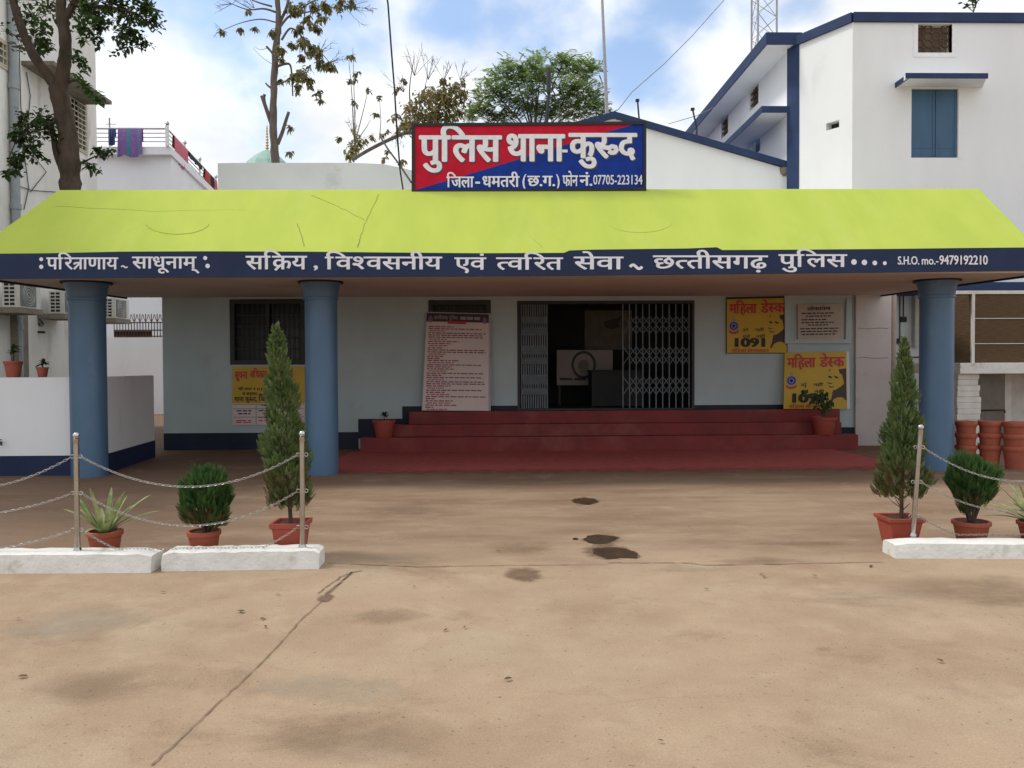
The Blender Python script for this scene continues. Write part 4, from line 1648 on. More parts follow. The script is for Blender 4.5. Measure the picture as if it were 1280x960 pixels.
KH1, KH2 = .150, .125
kerb('long white kerb block under the first steel post, reaching past the left edge', (-320, 718), (189, 716), .24, KH1, 1)
kerb('white kerb block under the ball shrub with a slanted left end', (202, 714), (399, 711), .24, KH1, 2)
kerb('white kerb block at the right under the leaning steel post', (1119, 698), (1640, 700), .24, KH2, 3)


def post(label, base, top, r=.021):
    base, top = Vector(base), Vector(top)
    root = thing('chain_post', label, 'post', base, 'steel posts of the chain fence')
    d = (top - base)
    L = d.length
    u = d.normalized()
    part('pole', MB().tube([base, base + u * (L - .085)], r, 16), 'steel', root, smooth=True)
    k = MB()
    k.tube([base + u * (L - .085), base + u * (L - .08), base + u * (L - .045), base + u * (L - .045)], [r * 1.0, r * 1.12, r * 1.12, r * .55], 16)
    cb = base + u * (L - .022)
    pr = []
    for i in range(9):
        a = math.pi * i / 8
        pr.append((base + u * (L - .022 - .026 * math.cos(a)), .026 * math.sin(a) + .0005))
    k.tube([p for p, _ in pr], [q for _, q in pr], 16)
    part('cap', k, 'steel', root, smooth=True)
    part('base_collar', MB().tube([base, base + u * .012, base + u * .03], [r * 1.5, r * 1.5, r * 1.02], 16), 'steel', root, smooth=True)
    for hh in HOOKS:
        q = base + u * hh * L
        rg_ = MB()
        for s in (-1, 1):
            pts = [q + Vector((s * (r + .012 + .014 * math.cos(t)), 0, .014 * math.sin(t))) for t in [6.283 * i / 10 for i in range(11)]]
            rg_.tube(pts, .0035, 5)
        part('chain_ring', rg_, 'steel', root)
    return root


HOOKS = (.80, .49, .18)
bL1 = Vector((*P(97, 689, 6.42).xy, KH1 - .004))
tL1 = P(95, 541, 6.42)
bL2 = Vector((*P(378, 685, 6.45).xy, KH1 - .004))
tL2 = P(377.5, 539, 6.45)
bR1 = Vector((*P(1141, 674, 6.78).xy, KH2 - .004))
tR1 = P(1151, 531, 6.75)
post('shiny steel chain post in front of the left pillar, beside the agave', bL1, tL1)
post('shiny steel chain post in front of the square pot with the tall conifer', bL2, tL2)
post('leaning steel chain post beside the right hand conifer', bR1, tR1)
bL0, tL0 = bL1 - Vector((1.85, 0, 0)), tL1 - Vector((1.85, 0, 0))
bR2, tR2 = bR1 + Vector((1.85, 0, 0)), tR1 + Vector((1.80, 0, 0))


def chain(label, a, b, sag, floor=None):
    a, b = Vector(a), Vector(b)
    pts = []
    N = 240
    for i in range(N + 1):
        f = i / N
        p = a.lerp(b, f) - Vector((0, 0, sag * 4 * f * (1 - f)))
        if floor is not None and p.z < floor:
            p.z = floor
            p.y += .0
        pts.append(p)
    # walk along at link pitch
    pitch, d, res = .030, 0.0, [pts[0]]
    for p, q in zip(pts[:-1], pts[1:]):
        l = (q - p).length
        while d + l >= pitch:
            f = (pitch - d) / l
            p = p.lerp(q, f)
            l = (q - p).length
            d = 0
            res.append(p)
        d += l
    mb = MB()
    for i in range(len(res) - 1):
        p, q = res[i], res[i + 1]
        t = (q - p).normalized()
        s = t.cross(Vector((0, 1, 0)))
        s = s.normalized() if s.length > 1e-3 else Vector((0, 0, 1))
        o = t.cross(s)
        ax = (s * .85 + o * .5) if i % 2 == 0 else (o * .85 - s * .5)
        m = (p + q) / 2
        hl, hw = .0205, .0095
        ring = [m + t * (hl * math.copysign(abs(math.cos(g)) ** .7, math.cos(g))) + ax * (hw * .85 * math.sin(g)) for g in [6.2832 * k / 10 for k in range(11)]]
        mb.tube(ring, .0021, 5, cap=False)
    o = part('chain', mb, 'chain_steel', None, smooth=True)
    return tag(o, label, 'chain', 'steel chains of the fence')


def on(b, t, k): return b.lerp(t, k)


OX = Vector((.034, 0, 0))
nm = ('upper', 'middle', 'lowest')
for i, hk in enumerate(HOOKS):
    chain(f'{nm[i]} steel chain running out of the picture left of the first post', on(bL0, tL0, hk) + OX, on(bL1, tL1, hk) - OX, (.26, .17, .16)[i], KH1 + .006)
    chain(f'{nm[i]} steel chain hanging between the two left posts, in front of the ball shrub', on(bL1, tL1, hk) + OX, on(bL2, tL2, hk) - OX, (.25, .27, .30)[i], KH1 + .006)
    chain(f'{nm[i]} steel chain hanging to the right of the leaning post', on(bR1, tR1, hk) + OX, on(bR2, tR2, hk) - OX, (.30, .27, .26)[i], KH2 + .006)


# ================================================================ LEFT SIDE: LOW WALL, TALL WHITE BUILDING, AIR CONDITIONERS
bw = thing('boundary_wall', 'low white boundary wall with a navy base band behind the left pillar', 'wall', (P(127, 500, 12.25).x, 12.25, 0))
ca = Vector((*G(128, 594).xy, 0))
BH = 1.47
cb = Vector((*G(193.5, 571).xy, 0))
cl = Vector((ca.x - 6.5, ca.y, 0))
dn = (cb - ca).normalized()
nn = Vector((dn.y, -dn.x, 0))            # towards the yard
tk = .2


def wall_ring(z0, z1, g):
    mb = MB()
    o = [cl + Vector((0, -g, 0)), ca + Vector((g * .7, -g, 0)), cb + nn * g, cb - nn * tk, ca + Vector((-tk * .9, tk, 0)), cl + Vector((0, tk, 0))]
    # footprint as two quads: front run and receding run
    for q in ((o[0], o[1], o[4], o[5]), (o[1], o[2], o[3], o[4])):
        mb.prism([Vector((p.x, p.y, z0)) for p in q], (0, 0, z1 - z0))
    return mb


part('wall', wall_ring(0, BH, 0), 'white_wall', bw)
part('base_band', wall_ring(0, .30, .012), 'navy_paint', bw)
small_pot('terracotta pot with a tall thin seedling on the left low wall', 16.5, 451.5, 0, 22, 12.34, 'terracotta', True, BH, 5, None, .24)
small_pot('smaller terracotta pot with a wilted sprig on the left low wall', 53, 459, 0, 14.5, 12.34, 'terracotta', True, BH, 6, None, .08)
tap = thing('water_tap', 'small dark water tap sticking out of the low white wall at the far left', 'tap', P(5, 554, ca.y - .05))
tp = P(2, 553, ca.y)
part('spout', MB().tube([(tp.x, ca.y, tp.z), (tp.x, ca.y - .07, tp.z + .01), (tp.x + .05, ca.y - .10, tp.z), (tp.x + .06, ca.y - .10, tp.z - .04)], .014, 8), 'dark_metal', tap)
part('handle', MB().tube([(tp.x - .03, ca.y - .07, tp.z + .045), (tp.x + .04, ca.y - .07, tp.z + .045)], .010, 6), 'dark_metal', tap)

XLB = -10.9
YL0, YL1 = 9.0, 22.4
lbz = 11.4
lbd = thing('white_building', 'tall stained white building at the far left with a drain pipe and grilled window', 'building', (XLB - 3, YL1, 0))


def pl_rect(px0, py0, px1, py1, X):
    a, b = PX(px0, (py0 + py1) / 2, X), PX(px1, (py0 + py1) / 2, X)
    t, u = PX((px0 + px1) / 2, py0, X), PX((px0 + px1) / 2, py1, X)
    return a.y, b.y, u.z, t.z


wy0, wy1, wz0, wz1 = pl_rect(86, 112, 108, 188, XLB)
w2 = (17.0, PX(9, 70, XLB).y, PX(4, 86, XLB).z, PX(4, 50, XLB).z)
ub = MB().gridwall(-YL1, -YL0, 0, lbz, 0, .3, [(-wy1, -wy0, wz0, wz1), (-w2[1], -w2[0], w2[2], w2[3])])
for i, p in enumerate(ub.v):
    ub.v[i] = Vector((XLB - p.y, -p.x, p.z))
ub.box(XLB - 8, XLB - .301, YL1 - .3, YL1, 0, lbz)
part('wall', ub, 'old_white', lbd)
part('parapet', MB().box(XLB - .3, XLB + .06, YL0, YL1 + .05, lbz, lbz + .25), 'old_white', lbd)


def side_window(y0, y1, z0, z1, bars, cross):
    f = MB()
    f.box(XLB - .08, XLB + .03, y0, y0 + .07, z0, z1)
    f.box(XLB - .08, XLB + .03, y1 - .07, y1, z0, z1)
    f.box(XLB - .08, XLB + .03, y0 + .07, y1 - .07, z1 - .07, z1)
    f.box(XLB - .08, XLB + .03, y0 + .07, y1 - .07, z0, z0 + .07)
    w_ = part('window', f, 'cream_wall', lbd)
    part('pane', MB().box(XLB - .2, XLB - .19, y0, y1, z0, z1), 'glass_dark', w_)
    g = MB()
    for i in range(bars):
        y = y0 + (y1 - y0) * (i + .5) / bars
        g.box(XLB + .0, XLB + .02, y - .012, y + .012, z0 + .07, z1 - .07)
    for i in range(cross):
        z = z0 + (z1 - z0) * (i + .5) / cross
        g.box(XLB + .022, XLB + .035, y0 + .07, y1 - .07, z - .016, z + .016)
    part('grille', g, 'cream_wall', w_)


side_window(wy0, wy1, wz0, wz1, 5, 12)
side_window(*w2, 4, 4)
# sunshade over the grilled window
s_a, s_b = PX(100, 104, XLB + .75), PX(140, 131, XLB + .75)
zs = s_b.z
part('sunshade', MB().box(XLB + .001, XLB + .75, 18.9, s_b.y, zs, zs + .10), 'concrete_dirty', lbd, bevel=.01)
pc = PX(19.5, 200, XLB + .12)
pp_ = MB()
pp_.tube([(XLB + .11, pc.y, .1), (XLB + .11, pc.y, lbz + .3)], .095, 14)
for z in (2.5, 5.2, 7.9, 10.4):
    pp_.tube([(XLB + .11, pc.y, z), (XLB + .11, pc.y, z + .12)], .115, 14)
part('drain_pipe', pp_, 'pipe_grey', lbd, smooth=True)
# pilaster under the nearest air conditioner
pa = PX(21, 400, XLB + .15)
part('pilaster', MB().box(XLB, XLB + .16, pa.y, pa.y + .42, 0, PX(24, 385, XLB + .2).z), 'concrete_dirty', lbd)
# loose wires on the wall
for k_, pts in enumerate(([(24, 60), (26, 130), (30, 190), (36, 235), (30, 262)], [(33, 90), (38, 120), (34, 160), (42, 195), (58, 215), (38, 240)], [(22, 232), (40, 238), (70, 240)])):
    mb = MB()
    mb.tube([PX(x, y, XLB + .03) for x, y in pts], .010, 5)
    part('wall_wire', mb, 'cable', lbd)

def ac_unit(label, px0, py0, px1, py1, X):
    """Outdoor unit on the wall; its long grilled side faces the yard"""
    y0, y1, z0, z1 = pl_rect(px0, py0, px1, py1, X)
    dpt = .36
    root = thing('air_conditioner', label, 'air conditioner', (X - dpt / 2, (y0 + y1) / 2, z0), 'air conditioners on the tall white building')
    xa = X - dpt
    part('casing', MB().box(xa, X, y0, y1, z0, z1), 'ac_white', root, bevel=.012)
    part('fan_panel', MB().box(X + .001, X + .016, y0 + .06, y0 + (y1 - y0) * .66, z0 + .05, z1 - .05), 'ac_panel', root)
    cy_, cz_ = y0 + (y1 - y0) * .36, (z0 + z1) / 2
    fg = MB()
    for rr2 in (.06, .11, .16, .21):
        pts = [(X + .02, cy_ + rr2 * math.cos(6.2832 * i / 20), cz_ + rr2 * math.sin(6.2832 * i / 20)) for i in range(21)]
        fg.tube(pts, .005, 4, cap=False)
    part('fan_guard', fg, 'ac_white', root)
    sg_ = MB()
    for i in range(6):
        for j in range(2):
            a0 = xa + .05 + j * .13
            zz = z0 + .07 + i * (z1 - z0 - .12) / 6
            sg_.box(a0, a0 + .10, y0 - .004, y0 + .004, zz, zz + (z1 - z0) * .085)
    part('side_grille', sg_, 'ac_dark', root)
    br = MB()
    br.box(xa - .4, X + .05, y0 + .05, y0 + .10, z0 - .05, z0 - .002)
    br.box(xa - .4, X + .05, y1 - .10, y1 - .05, z0 - .05, z0 - .002)
    br.box(xa - .1, X + .08, y0 - .02, y1 + .02, z0 - .10, z0 - .051)
    part('bracket', br, 'concrete_dirty', root)
    return root


def ac_at(label, px, py0, py1, Yn, gap=.12):
    """front left corner of the unit at px; py0..py1 its height there"""
    a, b = P(px, py0, Yn), P(px, py1, Yn)
    z0, z1 = b.z, a.z
    xa = a.x
    dpt = .36
    X = xa + dpt
    y0, y1 = Yn, Yn + .82
    root = thing('air_conditioner', label, 'air conditioner', (xa + dpt / 2, Yn + .4, z0), 'air conditioners on the tall white building')
    part('casing', MB().box(xa, X, y0, y1, z0, z1), 'ac_white', root, bevel=.012)
    part('fan_panel', MB().box(X + .001, X + .016, y0 + .05, y0 + .62, z0 + .04, z1 - .04), 'ac_panel', root)
    cy_, cz_ = y0 + .34, (z0 + z1) / 2
    fg = MB()
    for rr2 in (.06, .12, .18, .23):
        fg.tube([(X + .02, cy_ + rr2 * math.cos(6.2832 * i / 20), cz_ + rr2 * math.sin(6.2832 * i / 20)) for i in range(21)], .005, 4, cap=False)
    part('fan_guard', fg, 'ac_white', root)
    sg_ = MB()
    Hh = z1 - z0
    for i in range(6):
        for j in range(2):
            a0 = xa + .05 + j * .12
            zz = z0 + Hh * (.08 + i * .148)
            sg_.box(a0, a0 + .095, y0 - .004, y0 + .004, zz, zz + Hh * .095)
    part('side_grille', sg_, 'ac_dark', root)
    br = MB()
    br.box(XLB, X + .03, y0 - .03, y1 + .03, z0 - .12, z0 - .002)
    part('bracket', br, 'concrete_dirty', root)
    return root


ac_at('air conditioner nearest the camera, cut by the left picture edge', 2, 351, 384, 17.4)
ac_at('middle air conditioner on the white wall, half behind the left pillar', 60.5, 363, 392, 19.4)
ac_at('farthest air conditioner, just right of the left pillar on the building corner', 127, 372, 397.5, 21.9)
tb = MB()
q = [(50, 376, 19.6), (46, 372, 19.6), (41, 380, 19.5), (40, 396, 19.4), (43, 410, 19.4), (47, 415, 19.4), (56, 415.5, 19.4)]
tb.tube([P(*k) for k in q], .03, 7)
tb.tube([P(*k) for k in [(41, 356, 19.4), (38, 372, 19.4), (45, 388, 19.4), (49, 394, 19.4)]], .012, 5)
for i in range(3):
    tb.tube([P(49 + 3 * math.cos(t) + i * 1.2, 402 + 3 * math.sin(t) + i * 1.5, 19.4) for t in [6.283 * j / 8 for j in range(9)]], .010, 5)
part('drain_hose', tb, 'cable', lbd)

# back wall with iron grille and the beige house beyond it
YBW = 28.0
a, b = P(100, 422, YBW), P(230, 422, YBW)
cw = thing('compound_wall', 'white compound wall with a spiked iron railing seen between the pillar and the station', 'wall', (b.x, YBW, 0))
part('wall', MB().box(a.x - 2, b.x, YBW, YBW + .25, 0, a.z), 'white_wall', cw)
rl_ = MB()
ra, rb = P(141, 412, YBW), P(206, 412, YBW)
zt, zb = P(170, 403, YBW).z, a.z
n = 19
for i in range(n):
    x = ra.x + (rb.x - ra.x) * i / (n - 1)
    rl_.tube([(x, YBW + .1, zb), (x, YBW + .1, zt + (.30 if i % 2 else .0))], .016, 5)
    if i % 2:
        for s in (-1, 1):
            rl_.tube([(x, YBW + .1, zt + .02), (x + s * .06, YBW + .1, zt + .14), (x + s * .09, YBW + .1, zt + .28)], .012, 4)
for z in (zt, zb + .25, zb + .04):
    rl_.box(ra.x, rb.x, YBW + .085, YBW + .115, z - .02, z + .02)
part('railing', rl_, 'rust', cw)
part('railing_panel', MB().box(ra.x, P(188, 415, YBW).x, YBW + .13, YBW + .15, zb, P(170, 413.5, YBW).z), 'cable', cw)
YHB = 34.0
hbx0, hbx1 = P(60, 380, YHB).x, P(300, 380, YHB).x
bh = thing('beige_house', 'beige house beyond the iron railing under a white roof slab', 'house', (hbx0, YHB, 0))
hz = P(170, 378, YHB).z
part('wall', MB().box(hbx0, hbx1, YHB, YHB + 6, 0, hz), 'cream_wall', bh)
part('roof_slab', MB().box(hbx0 - .3, hbx1, YHB - .9, YHB + 6, hz, P(170, 373, YHB).z), 'white_wall', bh)

# house with a roof terrace, railing and washing
YT = 30.0
tA = P(135, 186, YT)
tC = P(214, 186, YT)
tD = P(271, 240, 38.0)
zT = tC.z
thz = thing('terrace_house', 'white house with a steel railed roof terrace hung with washing', 'house', (tC.x, YT, 0))
fpt = [(tA.x - 4, YT), (tC.x, YT), (tD.x, 38.0), (tD.x - 12, 38.0)]
part('wall', MB().prism([(x, y, 0) for x, y in fpt], (0, 0, zT - .28)), 'white_wall', thz)
dv = Vector((tD.x - tC.x, 38.0 - YT, 0)).normalized()
nv = Vector((dv.y, -dv.x, 0)) * .15
part('terrace_slab', MB().prism([(tA.x - 4, YT - .28, zT - .279), (tC.x + .1, YT - .28, zT - .279), (tD.x + nv.x, 38 + nv.y, zT - .279), (tD.x - 12, 38.0, zT - .279)], (0, 0, .279)), 'white_wall', thz)
tr = MB()
zt_ = P(214, 164.5, YT).z
e0 = Vector((tA.x - 3, YT - .35, 0))
e1 = Vector((tC.x, YT - .35, 0))
e2 = Vector((tD.x, 38, 0))
for z, r_2 in ((zt_, .04), (zT + (zt_ - zT) * .74, .02), (zT + (zt_ - zT) * .5, .02), (zT + (zt_ - zT) * .26, .02)):
    zz = Vector((0, 0, z))
    tr.tube([e0 + zz, e1 + zz], r_2, 6)
    tr.tube([e1 + zz, e2 + zz], r_2, 6)
rail = part('railing', tr, 'steel', thz)
for k_, p in enumerate([e1, e0.lerp(e1, .45), e1.lerp(e2, .3), e1.lerp(e2, .6), e1.lerp(e2, .98)]):
    mb = MB().tube([(p.x, p.y, zT), (p.x, p.y, zt_ + .12)], .07 if k_ == 0 else .045, 8)
    mb.lathe([(.02, 0), (.08, .04), (.085, .09), (.05, .15), (.01, .17)], (p.x, p.y, zt_ + .12), 10)
    part('railing_post', mb, 'steel', thz)
am = MB()
ap = P(137, 160, YT + .8)
am.tube([(ap.x, ap.y, zT), (ap.x, ap.y, P(137, 139, YT).z)], .03, 5)
for k_, y in enumerate((147, 152)):
    z = P(137, y, YT).z
    am.tube([(ap.x - .15, ap.y, z), (ap.x + .25, ap.y, z)], .015, 4)
part('aerial', am, 'wire_grey', thz)


def cloth(label, a, b, drop, m, seed, cat='cloth', m2=None):
    """cloth folded over a rail from a to b, hanging by drop"""
    r = random.Random(seed)
    a, b = Vector(a), Vector(b)
    d = (b - a).normalized()
    nn = Vector((d.y, -d.x, 0))
    n = 14
    ph = r.uniform(0, 6)
    vs, fs, mi = [], [], []
    for i in range(n + 1):
        f = i / n
        p = a.lerp(b, f)
        fold = .05 * math.sin(f * 19 + ph) + .03 * math.sin(f * 41 + ph)
        l1 = drop * (1 + .05 * math.sin(f * 9 + ph))
        for k, (o, z) in enumerate(((-.05 + fold * .4, -drop * .45), (-.03, -.02), (0, .045), (.045, -.02), (.055 + fold * .5, -l1 * .5), (.06 + fold, -l1))):
            vs.append(p + nn * o + Vector((0, 0, z)))
    for i in range(n):
        for k in range(5):
            fs.append((i * 6 + k, (i + 1) * 6 + k, (i + 1) * 6 + k + 1, i * 6 + k + 1))
    o = part('hanging_cloth', MB().add(vs, fs), [m] + ([m2] if m2 else []), None, smooth=True)
    if m2:
        for q in o.data.polygons:
            if (q.index // 5) in (5, 6, 11): q.material_index = 1
    return tag(o, label, cat, 'washing on the terrace railing')


def rp_(px):
    return P(px, 164.5, YT - .35)


zz = Vector((0, 0, zt_))
for px0, px1, drop, m_c, m2, lb_ in ((136, 144.5, .62, 'cloth_blue', None, 'dark blue cloth over the terrace railing next to the white building corner'),
                                     (148, 178.5, 1.02, 'cloth_purple', 'cloth_teal', 'large purple and teal cloth hanging over the terrace railing')):
    A_, B_ = rp_(px0), rp_(px1)
    cloth(lb_, (A_.x, YT - .35, zt_), (B_.x, YT - .35, zt_), drop, m_c, px0, m2=m2)
for f0, f1, drop, m_c, lb_ in ((.10, .34, .95, 'cloth_pink', 'pink cloth on the slanting part of the terrace railing'),
                               (.36, .62, .25, 'cloth_black', 'dark narrow cloth between the pink and the red washing'),
                               (.70, .82, .85, 'cloth_red', 'orange red cloth on the far end of the terrace railing'),
                               (.83, .90, .8, 'cloth_black', 'black cloth on the far end of the terrace railing'),
                               (.91, .99, .8, 'cloth_pink', 'last pink cloth at the far end of the terrace railing')):
    cloth(lb_, e1.lerp(e2, f0) + zz, e1.lerp(e2, f1) + zz, drop, m_c, f0 * 100)

# green dome with a finial
YD = 60.0
dt, dl, dr_ = P(334, 187, YD), P(313, 204, YD), P(362, 204, YD)
dm = thing('domed_roof', 'pale green dome with a golden ringed finial beyond the pruned tree', 'dome', (dt.x, YD, dl.z - 3))
rad = (dr_.x - dl.x) / 2
hh = dt.z - dl.z
part('dome', MB().lathe([(rad * 1.25, -3), (rad * 1.2, -.4), (rad * 1.02, 0), (rad * .72, hh * .40), (rad * .38, hh * .74), (rad * .1, hh * .97), (.02, hh)], (dt.x, YD, dl.z), 12), 'dome_green', dm)
fz = P(334, 155, YD).z
pr = [(.05, 0)]
for i in range(8):
    z = (fz - dt.z) * (i + .3) / 9
    pr += [(.05, z), (.15 - .012 * i, z + .10), (.05, z + .2)]
pr.append((.01, fz - dt.z))
part('finial', MB().lathe(pr, (dt.x, YD, dt.z - .05), 10), 'gold', dm)

# ================================================================ BUILDINGS BEHIND, CENTRE AND RIGHT
YG = 18.55
gb = thing('gabled_building', 'white gabled building with navy edged roof behind the sign board', 'building', (P(770, 200, YG).x, YG, 0))
ridge = P(767, 141, YG)
eaR = P(985, 204.5, YG)
slope = (ridge.z - eaR.z) / (eaR.x - ridge.x)
eaL = Vector((2 * ridge.x - eaR.x, YG, eaR.z))
th = .135
pg = [(eaL.x, YG, 0), (eaR.x, YG, 0), (eaR.x, YG, eaR.z - th), (ridge.x, YG, ridge.z - th), (eaL.x, YG, eaL.z - th)]
part('wall', MB().prism(pg, (0, 9, 0)), 'white_wall', gb)
rf = MB()
rf.prism([(eaR.x + .05, YG - .12, eaR.z - th), (ridge.x, YG - .12, ridge.z - th + .001), (ridge.x, YG - .12, ridge.z), (eaR.x + .05, YG - .12, eaR.z)], (0, 9.2, 0))
rf.prism([(ridge.x, YG - .12, ridge.z - th + .001), (eaL.x - .2, YG - .12, eaL.z - th), (eaL.x - .2, YG - .12, eaL.z), (ridge.x, YG - .12, ridge.z)], (0, 9.2, 0))
part('roof', rf, 'navy_trim', gb)
part('broken_corner', MB().lathe([(.02, -.14), (.09, -.08), (.11, .03), (.05, .12), (.01, .15)], (P(980, 213, YG).x, YG - .02, P(980, 213, YG).z), 7), 'concrete_dirty', gb)

# two storey building
Y1 = 17.0
tA_ = P(1066, 16, Y1)
zTop = tA_.z
Xa = tA_.x
Y2 = 18.3
Xb = P(990, 50, Y2).x
rb_ = thing('two_storey_building', 'tall white two storey building with navy roof edge at the right', 'building', (Xa, Y1, 0))
XE = 13.5
TH = P(1150, 16, Y1).z - P(1150, 28, Y1).z
vent = rectY(1147, 30, 1190, 66, Y1)
shw = rectY(1139, 111, 1198, 197, Y1)
zwall = zTop - TH
part('wall', MB().gridwall(Xa, XE, 0, zwall, Y1, Y1 + .3, [tuple(vent), tuple(shw)]), 'grey_white' if False else 'white_wall', rb_)
# slanted face at the corner, with its small drain hole
hA, hB = Vector((Xb, Y2, 0)), Vector((Xa, Y1, 0))
fv = (hB - hA).normalized()
fn = Vector((fv.y, -fv.x, 0))
if fn.y > 0: fn = -fn
Lf = (hB - hA).length
zb2 = P(990, 46, Y2).z - .20


def onface(px, py):
    d = ray(px, py)
    return CAM + d * ((hA - CAM).dot(fn) / d.dot(fn))


h1, h2 = onface(1032.5, 163.5), onface(1049, 149.5)
hs0, hs1 = (h1 - hA).dot(fv), (h2 - hA).dot(fv)
sw = MB().gridwall(0, Lf, 0, zb2, 0, .25, [(hs0, hs1, h1.z, h2.z)])
for i, p in enumerate(sw.v):
    sw.v[i] = Vector((hA.x, hA.y, 0)) + fv * p.x - fn * p.y + Vector((0, 0, p.z))
sw.prism([hA + Vector((0, 0, zb2 + .001)), hB + Vector((0, 0, zb2 + .001)), hB + Vector((0, 0, zwall)), hA + Vector((0, 0, zwall - .0))], -fn * .25)
part('wall', sw, 'white_wall', rb_)
part('drain_hole', MB().prism([Vector((hA.x, hA.y, 0)) + fv * s - fn * .2 + Vector((0, 0, z)) for s, z in ((hs0, h1.z), (hs1, h1.z), (hs1, h2.z), (hs0, h2.z))], -fn * .01), 'interior', rb_)
# navy roof edge: along the front and along the slanted face (both level)
te = MB()
te.box(Xa, XE, Y1 - .06, Y1 + .3, zwall, zTop)
edge = part('roof_edge', te, 'navy_trim', rb_, bevel=.01)
te = MB()
pA_ = hA + fn * .06
pB_ = hB + fn * .06
zA_ = P(1000, 44, Y2 - .2).z
te.prism([Vector((pA_.x, pA_.y, zA_ - TH)), Vector((pB_.x, pB_.y, zwall)), Vector((pB_.x, pB_.y, zTop)), Vector((pA_.x, pA_.y, zA_))], -fn * .3)
part('roof_edge', te, 'navy_trim', rb_)
# vertical navy strip on the corner
s1, s2 = onface(987.5, 150), onface(999, 150)
vs_ = MB()
q0 = hA - fv * .12 + fn * .02
q1 = hA + fv * ((s2 - hA).dot(fv)) + fn * .02
vs_.prism([Vector((q0.x, q0.y, 0)), Vector((q1.x, q1.y, 0)), Vector((q1.x, q1.y, zA_ - TH)), Vector((q0.x, q0.y, zA_ - TH))], -fn * .12)
part('corner_strip', vs_, 'navy_trim', rb_)
# receding side with eave, sunshade, small windows
XS = Xb - .02
zE = P(958, 43, Y2 - .1).z
YE = 26.5
XEV = P(958.5, 43, Y2 - .1).x
zs1 = P(952, 133, Y2).z
sv1 = PX(948, 120, XS)
sv2 = PX(905, 157, XS)
v1 = pl_rect(937, 106, 948, 134, XS)
v2 = pl_rect(901.5, 145, 910, 170, XS)
v3 = pl_rect(940, 168, 950, 192, XS)
sd_ = MB().gridwall(Y2 + .001, YE, 0, zE - .02, 0, .25, [tuple(sorted(v[:2])) + tuple(v[2:]) for v in (v1, v2, v3)])
for i, p in enumerate(sd_.v):
    sd_.v[i] = Vector((XS + p.y, p.x, p.z))
part('wall', sd_, 'white_wall', rb_)
for v in (v1, v2, v3):
    y0, y1 = sorted(v[:2])
    w_ = part('window', MB().box(XS + .10, XS + .12, y0, y1, v[2], v[3]), 'concrete_dirty' if v is not v3 else 'shutter_blue', rb_)
    g = MB()
    for i in range(3):
        yy = y0 + (y1 - y0) * (i + 1) / 4
        g.box(XS + .05, XS + .07, yy - .02, yy + .02, v[2], v[3])
    for i in range(3):
        z = v[2] + (v[3] - v[2]) * (i + 1) / 4
        g.box(XS + .03, XS + .05, y0, y1, z - .02, z + .02)
    if v is not v3: part('lattice', g, 'rust', w_)
TE = P(958, 43, Y2).z - P(958, 56.5, Y2).z
part('eave', MB().box(XEV, XS + .2, Y2 - .12, YE, zE - .03 - TE + .03, zE), 'white_wall', rb_)
te = MB()
te.box(XEV - .03, XEV - .001, Y2 - .15, YE, zE - TE, zE + .03)
te.box(XEV - .001, XS + .2, Y2 - .15, Y2 - .121, zE - TE, zE + .03)
part('roof_edge', te, 'navy_trim', rb_)
sx = P(952, 132, Y2 + .1).x
part('sunshade', MB().box(sx, XS - .001, Y2 + .05, 21.6, zs1 - .12, zs1), 'white_wall', rb_)
te = MB()
te.box(sx - .02, sx - .001, Y2 + .03, 21.6, zs1 - .13, zs1 + .02)
te.box(sx - .001, XS - .002, Y2 + .03, Y2 + .049, zs1 - .13, zs1 + .02)
part('sunshade_edge', te, 'navy_trim', rb_)

# vent window with patterned grille
f = MB()
x0, x1, z0, z1 = vent
f.box(x0 - .09, x0, Y1 - .015, Y1 + .12, z0 - .09, z1 - .001)
f.box(x1, x1 + .09, Y1 - .015, Y1 + .12, z0 - .09, z1 - .001)
f.box(x0, x1, Y1 - .015, Y1 + .12, z0 - .09, z0)
w_ = part('window', f, 'white_paint', rb_)
part('pane', MB().box(x0, x1, Y1 + .2, Y1 + .21, z0, z1), 'concrete_dirty', w_)
g = MB()
for i in range(4):
    for j in range(4):
        cx_, cz_ = x0 + (x1 - x0) * (i + .5) / 4, z0 + (z1 - z0) * (j + .5) / 4
        if (i, j) in ((3, 0), (2, 3)): continue
        rr3 = (x1 - x0) / 8.6
        g.tube([(cx_ + rr3 * math.cos(6.2832 * k / 12), Y1 + .1, cz_ + rr3 * math.sin(6.2832 * k / 12)) for k in range(13)], .016, 5, cap=False)
part('lattice', g, 'rust', w_)
# shuttered window
x0, x1, z0, z1 = shw
xm = (x0 + x1) / 2 + .03
for a_, b_ in ((x0 + .01, xm - .006), (xm + .006, x1 - .01)):
    s_ = MB().box(a_, b_, Y1 + .04, Y1 + .08, z0 + .02, z1 - .01)
    sh_ = part('shutter', s_, 'shutter_blue', rb_, bevel=.006)
    t_ = MB()
    t_.box(a_ + .06, b_ - .06, Y1 + .034, Y1 + .040, z0 + .20, z0 + .215)
    t_.box(a_ + .002, a_ + .05, Y1 + .030, Y1 + .0395, z0 + .03, z1 - .03)
    t_.box(b_ - .05, b_ - .002, Y1 + .030, Y1 + .0395, z0 + .03, z1 - .03)
    part('rail', t_, 'shutter_blue', sh_)
part('window_recess', MB().box(x0, x1, Y1 + .1, Y1 + .11, z0, z1), 'cable', rb_)
part('window_jamb', MB().box(x1 + .0, x1 + .06, Y1 - .012, Y1 + .0, z0 - .03, z1 + .02), 'white_paint', rb_)
ssl, ssr = P(1139, 94, Y1 - .55), P(1233, 95, Y1 - .55)
zc_ = P(1190, 109.3, Y1).z
